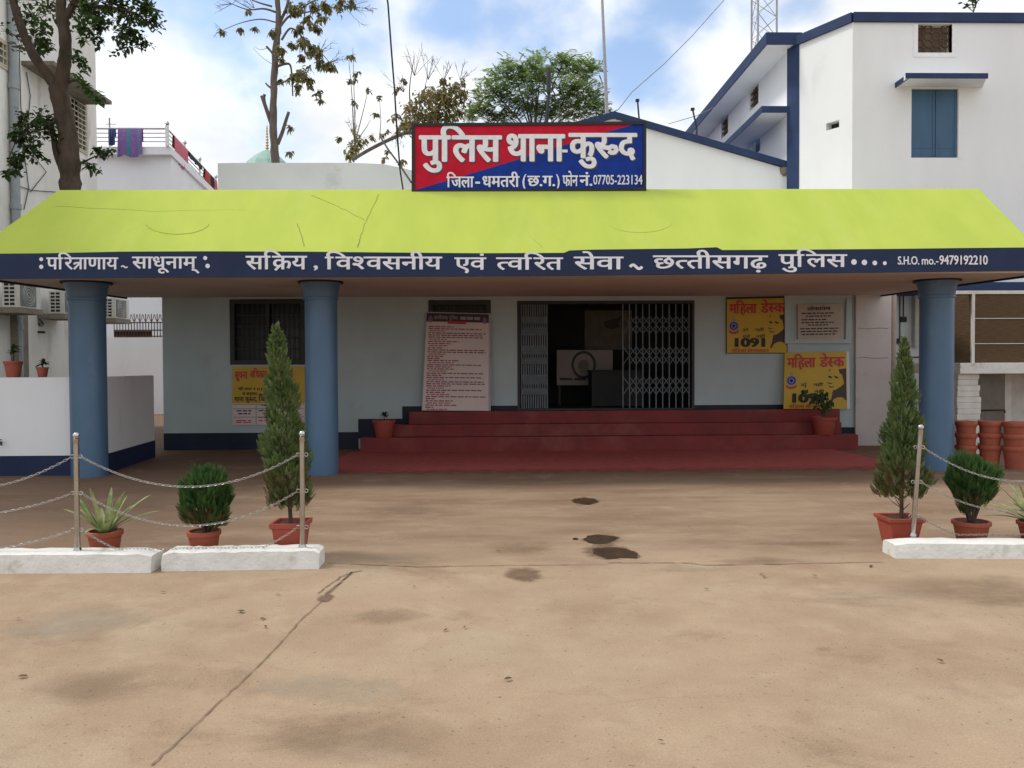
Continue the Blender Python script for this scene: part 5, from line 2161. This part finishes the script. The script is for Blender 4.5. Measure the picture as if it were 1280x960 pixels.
sa, sb_, sc_, sd2 = P(1125.5, 104, Y1).x, P(1228, 104, Y1).x, ssr.x, ssl.x
slab = MB()
zf = P(1190, 98, Y1 - .55).z
slab.add([(sa, Y1 - .001, zc_), (sb_, Y1 - .001, zc_), (sc_, Y1 - .55, zf), (sd2 - .12, Y1 - .55, zf), (sa, Y1 - .001, zc_ + .10), (sb_, Y1 - .001, zc_ + .10), (sc_, Y1 - .55, zf + .085), (sd2 - .12, Y1 - .55, zf + .085)],
         [(0, 1, 2, 3), (7, 6, 5, 4), (0, 3, 7, 4), (3, 2, 6, 7), (2, 1, 5, 6), (1, 0, 4, 5)])
part('sunshade', slab, 'white_wall', rb_)
slab = MB()
slab.box(sd2 - .125, sc_ + .02, Y1 - .58, Y1 - .552, zf - .005, zf + .10)
slab.box(sa - .12, sa - .1205 + .022, Y1 - .552, Y1 - .002, zf - .005, zf + .10)
part('sunshade_edge', slab, 'navy_trim', rb_)
# ground floor ledge with a navy edge, panels and pipes on the wall below
la = P(1143, 366, Y1 - 1.0)
lz0, lz1 = P(1240, 362, 15.6).z, P(1240, 352.5, 15.6).z
part('ledge', MB().box(P(1142, 360, 15.9).x, XE, 15.6, Y1 - .001, lz0, lz1), 'navy_trim', rb_)
part('drain_pipe', MB().tube([(P(1113.5, 450, YW + .1).x + .06, YW + .15, 0), (P(1113.5, 450, YW + .1).x + .06, YW + .15, 3.0)], .07, 12), 'pipe_pink', rb_, smooth=True)
bx0, bx1 = P(1145.5, 400, 16.8).x, P(1152.5, 400, 16.8).x
part('wall_panel', MB().box(bx0, bx1, 16.85, Y1 - .001, P(1148, 433, 16.8).z, P(1148, 367, 16.8).z), 'ac_white', rb_, bevel=.01)
cd = MB()
for pts in ([(1125, 352), (1125, 400), (1125, 428)], [(1129.5, 352), (1129.5, 398)], [(1118, 447), (1160, 446)]):
    cd.tube([P(x, y, Y1 - .02) for x, y in pts], .012, 5)
for px, py in ((1129.5, 399), (1121, 426)):
    c = P(px, py, Y1 - .03)
    cd.box(c.x - .06, c.x + .06, Y1 - .05, Y1 - .001, c.z - .06, c.z + .05)
part('conduit', cd, 'dark_metal', rb_)
# sprig growing on the roof
sp0 = P(1217, 15, Y1 + .15)
sprig = thing('roof_sprig', 'small weed growing on the navy roof edge of the tall building', 'plant', sp0)
fo, tw = MB(), MB()
for k_, (dx, dz) in enumerate(((-.22, .18), (-.05, .30), (.12, .34), (.05, .2))):
    e_ = sp0 + Vector((dx, 0, dz))
    tw.tube([sp0, sp0.lerp(e_, .6), e_], .008, 4)
    for j in range(9):
        fo.leaf(sp0.lerp(e_, rnd.uniform(.4, 1.1)), Vector((rnd.uniform(-1, 1), rnd.uniform(-1, 1), rnd.uniform(-.3, .8))), Vector((0, -1, .3)), .10, .06)
part('stem', tw, 'bark', sprig)
part('foliage', fo, 'leaf_dark', sprig)

# kiosk with woven screens
YK = 14.0
kx0 = P(1197, 410, YK).x
kd = thing('screened_stall', 'white framed stall closed with brown woven screens above a white slab', 'stall', (kx0, YK, 0))
kz0, kz1 = P(1240, 453.5, YK).z, P(1240, 367.5, YK).z
kxm = P(1216, 410, YK).x
KXE = kx0 + 3.4
fr = MB()
fr.box(kxm - .025, kxm + .025, YK - .02, YK + .03, kz0, kz1)
fr.box(kx0 - .02, KXE, YK - .02, YK + .06, kz1, kz1 + .06)
fr.box(kx0, kx0 + .03, YK + .55, YK + .6, kz0, kz1)
for k_, py in enumerate((398, 429.5)):
    z = P(1250, py, YK).z
    fr.box(kxm + .026, KXE, YK - .012, YK - .002, z - .006, z + .006)
part('frame', fr, 'kerb_white', kd)
part('woven_screen', MB().box(kxm + .026, KXE, YK + .0, YK + .025, kz0 + .002, kz1 - .002), 'bamboo', kd)
ss_ = MB().prism([(kx0 + .03, YK + .55, kz0 + .002), (kxm - .026, YK + .02, kz0 + .002), (kxm - .026, YK + .02, kz1 - .002), (kx0 + .03, YK + .55, kz1 - .002)], (0, .02, 0))
part('woven_screen', ss_, 'bamboo', kd)
sz0 = P(1240, 467, YK).z
part('slab', MB().box(kx0 - .02, KXE, YK - .12, YK + 1.6, sz0, kz0), 'kerb_white', kd, bevel=.01)
jx1 = P(1224, 500, YK).x
r = random.Random(12)
jb = MB()
nb_ = 14
for i in range(nb_):
    z0_, z1_ = sz0 * i / nb_, sz0 * (i + 1) / nb_
    jb.box(kx0 - .02 + r.uniform(0, .02), jx1 + r.uniform(-.05, .02), YK - .04 + r.uniform(0, .010), YK + .4, z0_ + .0012, z1_ - .0012)
part('brick_jamb', jb, 'brick_white', kd, bevel=.008)
bk = MB()
bk.box(jx1 + .0, KXE, YK + 1.5, YK + 1.6, 0, sz0 - .001)
bk.box(P(1252, 500, YK + .8).x, P(1252, 500, YK + .8).x + .12, YK + .7, YK + 1.49, 0, sz0 - .001)
part('back_wall', bk, 'brick_white', kd)
pz = P(1236, 513, YK + .5)
part('pipe', MB().tube([(jx1, YK + .5, pz.z), (pz.x + .3, YK + .5, pz.z), (pz.x + .3, YK + .5, pz.z - .05)], .018, 6), 'dark_metal', kd)

# stacked pots
YPT = 12.45
pr0 = None
ord_ = ('bottom', 'second', 'third')
for si, (pxc, wpx, nst, where) in enumerate(((1207.5, 26.5, 3, 'beside the right pillar'), (1237.5, 28, 3, 'in the middle'), (1268.5, 29, 3, 'farthest right'))):
    yb = G(pxc, 586 if si != 2 else 588).y + .17
    hw = wpx / 2 * yb / 1000 * .93
    for k_ in range(nst + (0)):
        z = k_ * .185
        lbl = f'{("bottom", "middle", "top")[k_]} terracotta pot of the stack {where}, in front of the woven stall'
        if pr0 is None:
            pr0 = thing('stacked_pot', lbl, 'flower pot', (P(pxc, 560, yb).x, yb, z), 'empty terracotta pots stacked by the stall')
            mb = MB()
            c = tuple(pr0.location)
            mb.lathe([(hw * .74, 0), (hw * .93, .27), (hw * 1.0, .275), (hw * 1.02, .345), (hw * .97, .35), (hw * .90, .345), (hw * .86, .25), (hw * .70, .03)], c, 28)
            part('pot', mb, 'terracotta', pr0, smooth=True)
            part('rim_band', MB().lathe([(hw * 1.021, .285), (hw * 1.045, .295), (hw * 1.045, .335), (hw * 1.021, .342)], c, 28), 'terracotta', pr0, smooth=True)
        else:
            o = dup(pr0, (P(pxc, 560, yb).x, yb, z), lbl)
            o.rotation_euler = (0, 0, si * 1.3 + k_)
            s_ = wpx / 26.5
            o.scale = (s_, s_, 1)

# surveillance camera under the porch corner
cc0 = P(1186, 344, 12.6)
ct = thing('security_camera', 'small dark security camera under the right end of the porch', 'camera', cc0)
d_ = Vector((.1, -.85, -.5)).normalized()
part('body', MB().tube([cc0 - d_ * .05, cc0 + d_ * .12], .05, 12), 'cctv', ct, smooth=True)
part('lens', MB().tube([cc0 + d_ * .121, cc0 + d_ * .135], .036, 12), 'cable', ct)
part('arm', MB().tube([cc0 - d_ * .02, cc0 + Vector((-.03, .05, .08)), (cc0.x - .04, cc0.y + .05, SOFF0 + .05)], .015, 6), 'cctv', ct)

# ================================================================ MASTS, POLES, CABLES
YM = 24.0
def pole_thing(name, label, cat, px0, py0, px1, py1, Y, r, m, z0=0.0, pn='pole'):
    a, b = P(px0, py0, Y), P(px1, py1, Y)
    root = thing(name, label, cat, (b.x, Y, z0))
    part(pn, MB().tube([(b.x, Y, z0), b, a], [r * 1.1, r * 1.05, r * .7], 10), m, root, smooth=True)
    return root, a, b


fpole, a, b = pole_thing('flag_pole', 'thin pale flag pole rising behind the roof ridge', 'pole', 751.5, -30, 758.5, 138, YM, .055, 'mast_grey')
part('finial', MB().lathe([(.02, 0), (.08, .05), (.08, .1), (.02, .16)], tuple(a), 10), 'mast_grey', fpole)
lp, a, b = pole_thing('lamp_post', 'dark slim lamp post against the feathery green tree', 'street lamp', 686, 118, 683, 152, 21.0, .05, 'dark_metal')
part('lamp_head', MB().lathe([(.04, 0), (.06, .05), (.065, .55), (.05, .68), (.02, .72)], (a.x, a.y, a.z), 10), 'dark_metal', lp)
for px, py0, py1, lb_, z in ((797, 127, 150, 'short roof post with a small cap on the navy gable roof', 0), (866, 138, 160, 'short leaning roof post with a lamp cap near the navy eave', 0)):
    a, b = P(px, py0, 21.0), P(px + (2 if px < 800 else 5), py1, 21.0)
    rt_ = thing('roof_post', lb_, 'post', b)
    part('pole', MB().tube([b - Vector((0, 0, .5)), b, a], .022, 6), 'dark_metal', rt_)
    part('cap', MB().box(a.x - .05, a.x + .04, a.y - .04, a.y + .04, a.z, a.z + .06), 'dark_metal', rt_)
# lattice tower
YTW = 40.0
twr = thing('lattice_tower', 'steel lattice mast rising behind the tall white building', 'tower', (P(955, 0, YTW).x, YTW, 0))
lx = [P(px, 20, YTW + dy).x for px, dy in ((943.5, 0), (950, -.7), (971, .1))]
lg = [Vector((lx[0], YTW + .5, 0)), Vector((lx[1], YTW - .4, 0)), Vector((lx[2], YTW + .1, 0))]
ztw = P(950, -120, YTW).z
legs = MB()
for p in lg:
    part('leg', MB().tube([p, p + Vector((0, 0, ztw))], .05, 6), 'mast_grey', twr)
zz0 = 14.0
bc = MB()
k_ = 0
while zz0 < ztw - 1:
    for i in range(3):
        p, q = lg[i], lg[(i + 1) % 3]
        u, v = (p, q) if k_ % 2 else (q, p)
        bc.tube([u + Vector((0, 0, zz0)), v + Vector((0, 0, zz0 + 1.0))], .018, 4)
        bc.tube([v + Vector((0, 0, zz0)), u + Vector((0, 0, zz0 + 1.0))], .014, 4)
    zz0 += 1.0
    k_ += 1
part('bracing', bc, 'mast_grey', twr)


def cable(label, pts, r, m, name='overhead_cable'):
    o = part(name, MB().tube(pts, r, 6), m)
    return tag(o, label, 'cable')


cable('thick black cable dropping from the top of the picture to behind the sign board', [P(478, -40, 15), P(485, 5, 15), P(489, 60, 15), P(493, 110, 15), P(496, 160, 15), P(500, 212, 15.5), P(505, 245, 16)], .017, 'cable')
cable('thin grey wire slanting down to the gable roof from upper right', [P(930, -25, 20), P(905, 0, 20), P(865, 45, 20), P(830, 80, 20), P(790, 115, 20), P(772, 138, 20)], .010, 'wire_grey')
cable('thin grey guy wire between the gable roof and the navy eave', [P(835, 155, 21.5), P(870, 145, 21.5), P(893, 134, 21.5)], .008, 'wire_grey')
cable('dark sagging cable running down beside the brown leaved tree', [P(476, 172, 18), P(486, 188, 17.5), P(498, 204, 17), P(514, 228, 16)], .02, 'cable')

# ================================================================ TREES
def limb(mb, pts, r0, r1, n=9, rs=None, wob=.0):
    """smooth tapered limb through points"""
    pts = [Vector(p) for p in pts]
    out = []
    m = len(pts)
    for i in range(m - 1):
        p0, p1, p2, p3 = pts[max(0, i - 1)], pts[i], pts[i + 1], pts[min(m - 1, i + 2)]
        for k in range(5):
            t = k / 5
            out.append(.5 * ((2 * p1) + (p2 - p0) * t + (2 * p0 - 5 * p1 + 4 * p2 - p3) * t * t + (3 * p1 - p0 - 3 * p2 + p3) * t ** 3))
    out.append(pts[-1])
    K = len(out)
    rads = [r0 + (r1 - r0) * i / (K - 1) for i in range(K)]
    if rs:
        for i in range(K):
            out[i] = out[i] + Vector((rs.uniform(-wob, wob), rs.uniform(-wob, wob), 0)) * (1 if 0 < i < K - 1 else 0)
            rads[i] *= rs.uniform(.92, 1.1)
    mb.tube(out, rads, n)
    return out


def leaf_cluster(fo, tw, c, rad, n, L, W, r, origin=None, droop=.25, down=0.0, flat=1.0):
    c = Vector(c)
    k = max(2, n // 9)
    for i in range(k):
        e = c + Vector((r.gauss(0, .5), r.gauss(0, .5), r.gauss(0, .5) * flat)) * rad
        b = origin if origin is not None else c
        b = Vector(b)
        m = b.lerp(e, .55) + Vector((0, 0, .12 * rad))
        tw.tube([b, m, e], [.012 + .012 * rad, .007, .003], 4)
        for j in range(9):
            f = r.uniform(.35, 1.08)
            q = m.lerp(e, f) + Vector((r.uniform(-1, 1), r.uniform(-1, 1), r.uniform(-1, 1))) * rad * .38
            d = Vector((r.uniform(-1, 1), r.uniform(-1, 1), r.uniform(-.7, .6) - down))
            fo.leaf(q, d, Vector((r.uniform(-.5, .5), r.uniform(-.6, .2), 1)), L * r.uniform(.7, 1.2), W * r.uniform(.8, 1.15), droop)


def bare_twigs(mb, c, d, L, n, r, spread=.7):
    c = Vector(c)
    for i in range(n):
        e = (Vector(d) + Vector((r.gauss(0, spread), r.gauss(0, spread), r.gauss(0, spread)))).normalized()
        l = L * r.uniform(.4, 1)
        m = c + e * l * .5 + Vector((0, 0, r.uniform(-.05, .08) * l))
        q = c + e * l
        mb.tube([c, m, q], [.008, .006, .003], 4)
        for k in range(3):
            b = m.lerp(q, r.uniform(0, .8))
            g = (e + Vector((r.gauss(0, .7), r.gauss(0, .7), r.gauss(0, .7)))).normalized()
            mb.tube([b, b + g * l * .3], [.005, .0025], 3)


# near tree at the left
YT1 = 14.6
r = random.Random(77)
t1 = thing('forked_tree', 'dark forked tree with broad leaves rising behind the left end of the porch', 'tree', (P(106, 580, YT1).x, YT1, 0))
wood = MB()
Q = lambda x, y, dy=0.0: P(x, y, YT1 + dy)
limb(wood, [Q(106, 590), Q(104, 470), Q(101, 360), Q(94, 280), Q(88, 236), Q(87, 205), Q(85, 170), Q(78, 135), Q(72, 108)], .20, .155, 12, r, .008)
limb(wood, [Q(73, 112), Q(58, 92), Q(44, 72), Q(32, 48), Q(22, 20), Q(12, -20), Q(0, -70)], .095, .06, 10, r, .006)
limb(wood, [Q(75, 118), Q(80, 85), Q(82, 55), Q(78, 25), Q(76, -5), Q(80, -60)], .125, .075, 10, r, .006)
limb(wood, [Q(81, 24), Q(90, 8), Q(98, -10), Q(110, -40)], .065, .04, 8)
limb(wood, [Q(86, 222), Q(76, 205), Q(70, 188), Q(66, 165), Q(60, 152)], .085, .035, 8)
limb(wood, [Q(92, 210), Q(104, 203), Q(118, 196), Q(136, 190)], .02, .008, 6)
limb(wood, [Q(84, 104), Q(95, 100), Q(104, 108)], .03, .012, 6)
limb(wood, [Q(90, 5), Q(120, 8), Q(150, 12), Q(175, 20), Q(190, 40)], .045, .012, 6)
limb(wood, [Q(110, -30), Q(150, -10), Q(185, 8), Q(204, 15)], .04, .012, 6)
limb(wood, [Q(40, 66), Q(28, 60), Q(15, 58)], .035, .012, 6)
limb(wood, [Q(62, 160), Q(40, 165), Q(22, 175), Q(10, 200)], .02, .008, 6)
part('trunk', wood, 'bark', t1, smooth=True)
fo, tw, fb = MB(), MB(), MB()
for x, y, rp2, n, dy in ((40, 20, 26, 60, .3), (20, 45, 22, 36, .4), (55, 40, 16, 45, -.5), (60, 10, 30, 60, .5), (110, 10, 24, 100, .2), (105, 35, 12, 40, -.4),
                         (128, 30, 16, 60, .3), (140, 5, 22, 110, .0), (160, 22, 18, 90, .2), (180, 12, 16, 90, -.2), (192, 25, 12, 55, .2), (165, 45, 12, 45, .1),
                         (155, 60, 9, 30, .0), (178, 55, 10, 36, .3), (150, 42, 9, 24, -.2), (120, 48, 9, 30, .1), (25, 150, 16, 60, .0), (45, 158, 18, 80, -.3), (62, 152, 12, 55, .2), (22, 178, 14, 54, .1),
                         (40, 185, 14, 45, -.1), (65, 170, 12, 45, .0), (18, 205, 12, 45, .0), (28, 195, 10, 30, .2), (8, 218, 7, 18, .1), (55, 200, 6, 14, 0), (112, 205, 7, 18, -.1), (122, 192, 9, 27, 0), (136, 189, 7, 20, .1), (117, 210, 5, 9, 0),
                         (96, 72, 9, 27, -.3), (102, 84, 7, 18, -.2), (48, 60, 12, 27, .3), (60, 52, 9, 27, -.4)):
    leaf_cluster(fo, tw, Q(x, y, dy), rp2 * YT1 / 1000, int(n * 1.8), .10, .066, r)
for x, y, rp2, n in ((103, 5, 9, 27), (112, 18, 8, 18), (106, 108, 8, 27), (115, 118, 9, 36), (123, 124, 6, 18), (98, 100, 6, 18), (105, 56, 5, 14)):
    leaf_cluster(fb, tw, Q(x, y, -.25), rp2 * YT1 / 1000, n, .12, .062, r)
part('twigs', tw, 'bark', t1)
part('crown', fo, 'leaf_dark', t1)
part('crown', fb, 'leaf_green', t1)

# pruned tree with few leaves
YT2 = 24.0
r = random.Random(5)
t2 = thing('pruned_tree', 'slender pruned tree with cut stubs and sparse drooping leaves above the grey block', 'tree', (P(345, 300, YT2).x, YT2, 0))
Q = lambda x, y, dy=0.0: P(x, y, YT2 + dy)
wood = MB()
base2 = Q(345, 330)
base2.z = 0
limb(wood, [base2, Q(345, 240), Q(344, 204), Q(342, 165), Q(342, 120), Q(344, 70), Q(348, 30), Q(346, -10), Q(340, -60)], .145, .065, 10, r, .01)
for pts, a_, b_ in (([(343, 165), (336, 145), (330, 128), (327, 120)], .075, .05), ([(331, 130), (330, 122), (331, 118)], .05, .045), ([(347, 180), (353, 165), (357, 152), (361, 140)], .065, .045),
                    ([(342, 112), (336, 108), (332, 104)], .035, .022), ([(344, 75), (340, 66), (333, 58)], .04, .03), ([(344, 84), (356, 80), (363, 82), (365, 100), (366, 120)], .04, .02),
                    ([(346, 106), (358, 101), (368, 95), (385, 90)], .028, .012), ([(346, 45), (350, 28), (358, 10), (363, -15), (366, -50)], .06, .03), ([(349, 35), (362, 20), (380, 16), (400, 12)], .04, .014),
                    ([(352, 50), (362, 36), (372, 40), (385, 55), (400, 65), (412, 78)], .035, .010), ([(347, 16), (330, 11), (310, 12), (290, 5)], .035, .010), ([(345, 28), (325, 24), (300, 29), (278, 38)], .022, .007),
                    ([(340, 8), (320, 2), (300, -8)], .03, .01), ([(315, 12), (300, 4), (285, -5)], .014, .006), ([(398, 12), (430, 8), (460, 11)], .014, .005), ([(368, 18), (390, 2), (420, -8)], .03, .01),
                    ([(335, 60), (325, 62), (318, 58)], .008, .004), ([(340, 80), (328, 72), (316, 60)], .008, .004)):
    limb(wood, [Q(*p) for p in pts], a_, b_, 6)
part('trunk', wood, 'bark_grey', t2, smooth=True)
fo, tw = MB(), MB()
for x, y, rp2, n in ((340, 40, 6, 12), (355, 62, 6, 14), (374, 38, 7, 18), (376, 52, 6, 16), (387, 60, 8, 24), (395, 66, 8, 24), (404, 76, 8, 24), (412, 83, 6, 16), (396, 32, 7, 20), (402, 24, 5, 12), (365, 55, 5, 10),
                     (370, 95, 8, 24), (380, 92, 8, 22), (388, 98, 6, 16), (372, 108, 4, 9), (376, 72, 5, 10), (352, 72, 4, 9), (361, 8, 8, 18), (372, 12, 7, 18), (392, 8, 9, 24), (385, 25, 8, 18), (410, 10, 8, 20), (425, 6, 8, 18), (440, 3, 6, 12),
                     (398, 116, 4, 9), (400, 126, 3, 5), (388, 108, 3, 5), (350, 100, 2, 4), (277, 38, 2, 3), (302, 35, 2, 3), (319, 34, 2, 3), (310, 14, 3, 4), (362, 158, 3, 4), (360, 190, 3, 5)):
    leaf_cluster(fo, tw, Q(x, y, r.uniform(-.4, .4)), rp2 * YT2 / 1000, int(n * (3.6 if n > 8 else 1.5)), .15, .08, r, droop=.35, down=.5)
for x, y, dx, dz, L, n in ((290, 5, -1, .3, .8, 7), (278, 38, -1, -.1, .5, 4), (300, -8, -1, .5, .8, 6), (430, 8, 1, .1, .9, 8), (455, 10, 1, -.1, .5, 5), (420, -8, 1, .3, .9, 8), (412, 78, 1, .4, .6, 6), (400, 65, .8, .8, .6, 6), (362, -15, .3, 1, 1.0, 8), (318, 10, -.6, .8, .7, 6)):
    bare_twigs(tw, Q(x, y), (dx, 0, dz), L, n, r, .45)
part('twigs', tw, 'bark_grey', t2)
part('crown', fo, 'leaf_olive', t2)

# brown leaved tree behind the sign
YT3 = 21.5
r = random.Random(15)
t3 = thing('withered_tree', 'half withered tree with brown and olive leaves left of the sign board', 'tree', (P(545, 300, YT3).x, YT3, 0))
Q = lambda x, y, dy=0.0: P(x, y, YT3 + dy)
wood = MB()
base3 = Q(545, 330)
base3.z = 0
limb(wood, [base3, Q(540, 240), Q(532, 190), Q(525, 160)], .16, .09, 9)
for pts, a_, b_ in (([(532, 172), (510, 166), (488, 174), (462, 187), (440, 200)], .05, .045), ([(530, 170), (545, 140), (555, 118)], .06, .02), ([(528, 175), (515, 140), (512, 110), (518, 70)], .035, .008),
                    ([(445, 200), (442, 160), (440, 120), (436, 75)], .025, .006), ([(445, 198), (443, 130), (441, 60)], .02, .005), ([(446, 170), (455, 135), (461, 108)], .016, .005), ([(444, 178), (456, 162), (463, 150)], .014, .005), ([(474, 175), (476, 150), (474, 120)], .014, .004),
                    ([(520, 150), (530, 115), (534, 95)], .02, .006)):
    limb(wood, [Q(*p) for p in pts], a_, b_, 6)
part('trunk', wood, 'bark_grey', t3, smooth=True)
fo, tw, fg_ = MB(), MB(), MB()
for x, y, rp2, n in ((512, 140, 12, 60), (525, 128, 13, 70), (540, 120, 13, 80), (555, 115, 13, 80), (567, 110, 11, 60), (575, 122, 11, 60), (560, 132, 13, 70), (545, 142, 13, 70), (525, 150, 12, 60), (508, 155, 10, 45), (498, 148, 8, 27), (572, 140, 10, 45), (580, 104, 5, 14), (552, 98, 5, 14), (497, 165, 6, 18), (482, 168, 5, 14),
                     (441, 190, 9, 36), (448, 180, 8, 27), (438, 198, 7, 27), (446, 165, 5, 12), (456, 176, 5, 12), (465, 172, 5, 12), (469, 142, 4, 9), (425, 173, 3, 5), (443, 128, 4, 7), (441, 70, 3, 6), (436, 72, 3, 5), (447, 90, 3, 4), (444, 100, 3, 5), (436, 100, 2, 3), (461, 112, 3, 5), (478, 198, 6, 14), (484, 190, 4, 8), (475, 122, 2, 3), (497, 110, 3, 6), (506, 100, 3, 5), (502, 200, 5, 9), (500, 207, 5, 9)):
    leaf_cluster(fo, tw, Q(x, y, r.uniform(-.8, .8)), rp2 * YT3 / 1000, int(n * (2.2 if n > 20 else 1)), .115, .07, r, droop=.3, down=.35)
for x, y, rp2, n in ((530, 152, 12, 70), (545, 150, 12, 70), (515, 158, 10, 50), (560, 148, 12, 60), (500, 160, 7, 20), (540, 160, 12, 40)):
    leaf_cluster(fg_, tw, Q(x, y, r.uniform(-.8, .5)), rp2 * YT3 / 1000, int(n * 1.8), .11, .06, r)
for x, y, dx, dz, L, n in ((518, 95, 0, 1, .8, 8), (535, 100, .3, 1, .8, 8), (555, 100, .4, 1, .7, 8), (575, 100, .6, .8, .6, 8), (505, 115, -.5, 1, .8, 8), (443, 170, 0, 1, .7, 5), (495, 165, 0, -1, .6, 6), (582, 120, 1, .2, .5, 6)):
    bare_twigs(tw, Q(x, y), (dx, 0, dz), L, n, r, .4)
part('twigs', tw, 'bark_grey', t3)
part('crown', fo, 'leaf_brown', t3)
part('crown', fg_, 'leaf_olive', t3)

# feathery green tree behind the sign
YT4 = 28.0
r = random.Random(25)
t4 = thing('feathery_tree', 'airy green tree with feathery leaves rising behind the middle of the sign board', 'tree', (P(675, 300, YT4).x, YT4, 0))
Q = lambda x, y, dy=0.0: P(x, y, YT4 + dy)
wood = MB()
base4 = Q(672, 330)
base4.z = 0
limb(wood, [base4, Q(670, 230), Q(668, 180)], .22, .14, 9)
tips = [(612, 110, 0), (635, 75, .5), (650, 130, -.5), (672, 90, .6), (690, 110, -.8), (707, 72, .3), (722, 95, -.4), (742, 82, .4), (740, 125, -.3), (715, 130, .7), (630, 140, .6), (600, 135, .2), (655, 105, .9), (678, 72, -.2)]
for x, y, dy in tips:
    limb(wood, [Q(668, 182), Q(668 + (x - 668) * .35, 182 + (y - 182) * .5 + 3, dy * .5), Q(x, y, dy)], .05, .010, 6)
part('trunk', wood, 'bark_grey', t4, smooth=True)
fo, tw = MB(), MB()


def feather(c, d, L):
    d = d.normalized()
    up = Vector((r.uniform(-.6, .6), r.uniform(-.8, .2), 1)).normalized()
    sd = d.cross(up).normalized()
    for i in range(6):
        f = (i + .5) / 6
        q = c + d * L * f - Vector((0, 0, L * .25 * f * f))
        for s in (-1, 1):
            fo.scale_leaf(q, sd * s + d * .35, up, L * .42, L * .19)


for x, y, rp2, n in ((612, 108, 12, 40), (606, 125, 10, 34), (598, 138, 10, 40), (622, 95, 9, 26), (634, 78, 6, 16), (637, 88, 8, 24), (628, 120, 13, 56), (640, 105, 12, 50), (652, 92, 11, 44), (668, 85, 10, 40), (666, 100, 12, 50), (648, 135, 13, 60), (630, 142, 12, 50), (612, 145, 9, 34),
                     (680, 96, 9, 30), (692, 88, 11, 44), (700, 76, 6, 16), (708, 70, 5, 14), (712, 85, 10, 40), (725, 84, 9, 34), (738, 82, 8, 26), (744, 88, 6, 16), (730, 100, 9, 30), (712, 112, 12, 50), (700, 125, 12, 50), (725, 120, 12, 56), (742, 118, 10, 44), (748, 132, 9, 36), (730, 138, 12, 56), (708, 142, 12, 56), (685, 140, 12, 50), (668, 138, 10, 40), (660, 120, 9, 30), (678, 72, 5, 10), (756, 142, 6, 20), (588, 147, 6, 18)):
    c0_ = Q(x, y, r.uniform(-1.2, 1.2))
    R_ = rp2 * YT4 / 1000
    for i in range(int(n * 1.9)):
        v = Vector((r.gauss(0, .66), r.gauss(0, .9), r.gauss(0, .60))) * R_
        feather(c0_ + v, Vector((r.uniform(-1, 1), r.uniform(-1, 1), r.uniform(-.4, .9))), r.uniform(.22, .36))
part('crown', fo, 'leaf_feather', t4)

# dry leaves and twigs on the ground
r = random.Random(99)
src = None
for i, (px, py) in enumerate(((296, 766), (300, 768), (1022, 722), (955, 719), (880, 738), (955, 723), (620, 690), (520, 735), (200, 742), (1090, 708), (20, 775), (22, 848), (860, 660), (830, 930), (1180, 830), (345, 745), (332, 784), (325, 776), (560, 788), (580, 787), (640, 850))):
    p = G(px, py)
    if src is None:
        mb = MB()
        mb.leaf(Vector((p.x, p.y, .012)), Vector((1, .2, .05)), Vector((0, 0, 1)), .055, .026, .1)
        src = part('dry_leaf', mb, 'thuja_brown')
        src.data.transform(Matrix.Translation((-p.x, -p.y, -.012)))
        src.location = (p.x, p.y, .012)
        tag(src, 'tiny dry brown leaf lying on the sandy yard', 'leaf', 'dry leaves scattered over the yard')
    else:
        o = src.copy()
        COL.objects.link(o)
        o.location = (p.x, p.y, .012)
        o.rotation_euler = (r.uniform(-.2, .2), r.uniform(-.2, .2), r.uniform(0, 6.28))
        s_ = r.uniform(.5, 1.0)
        o.scale = (s_, s_, s_)
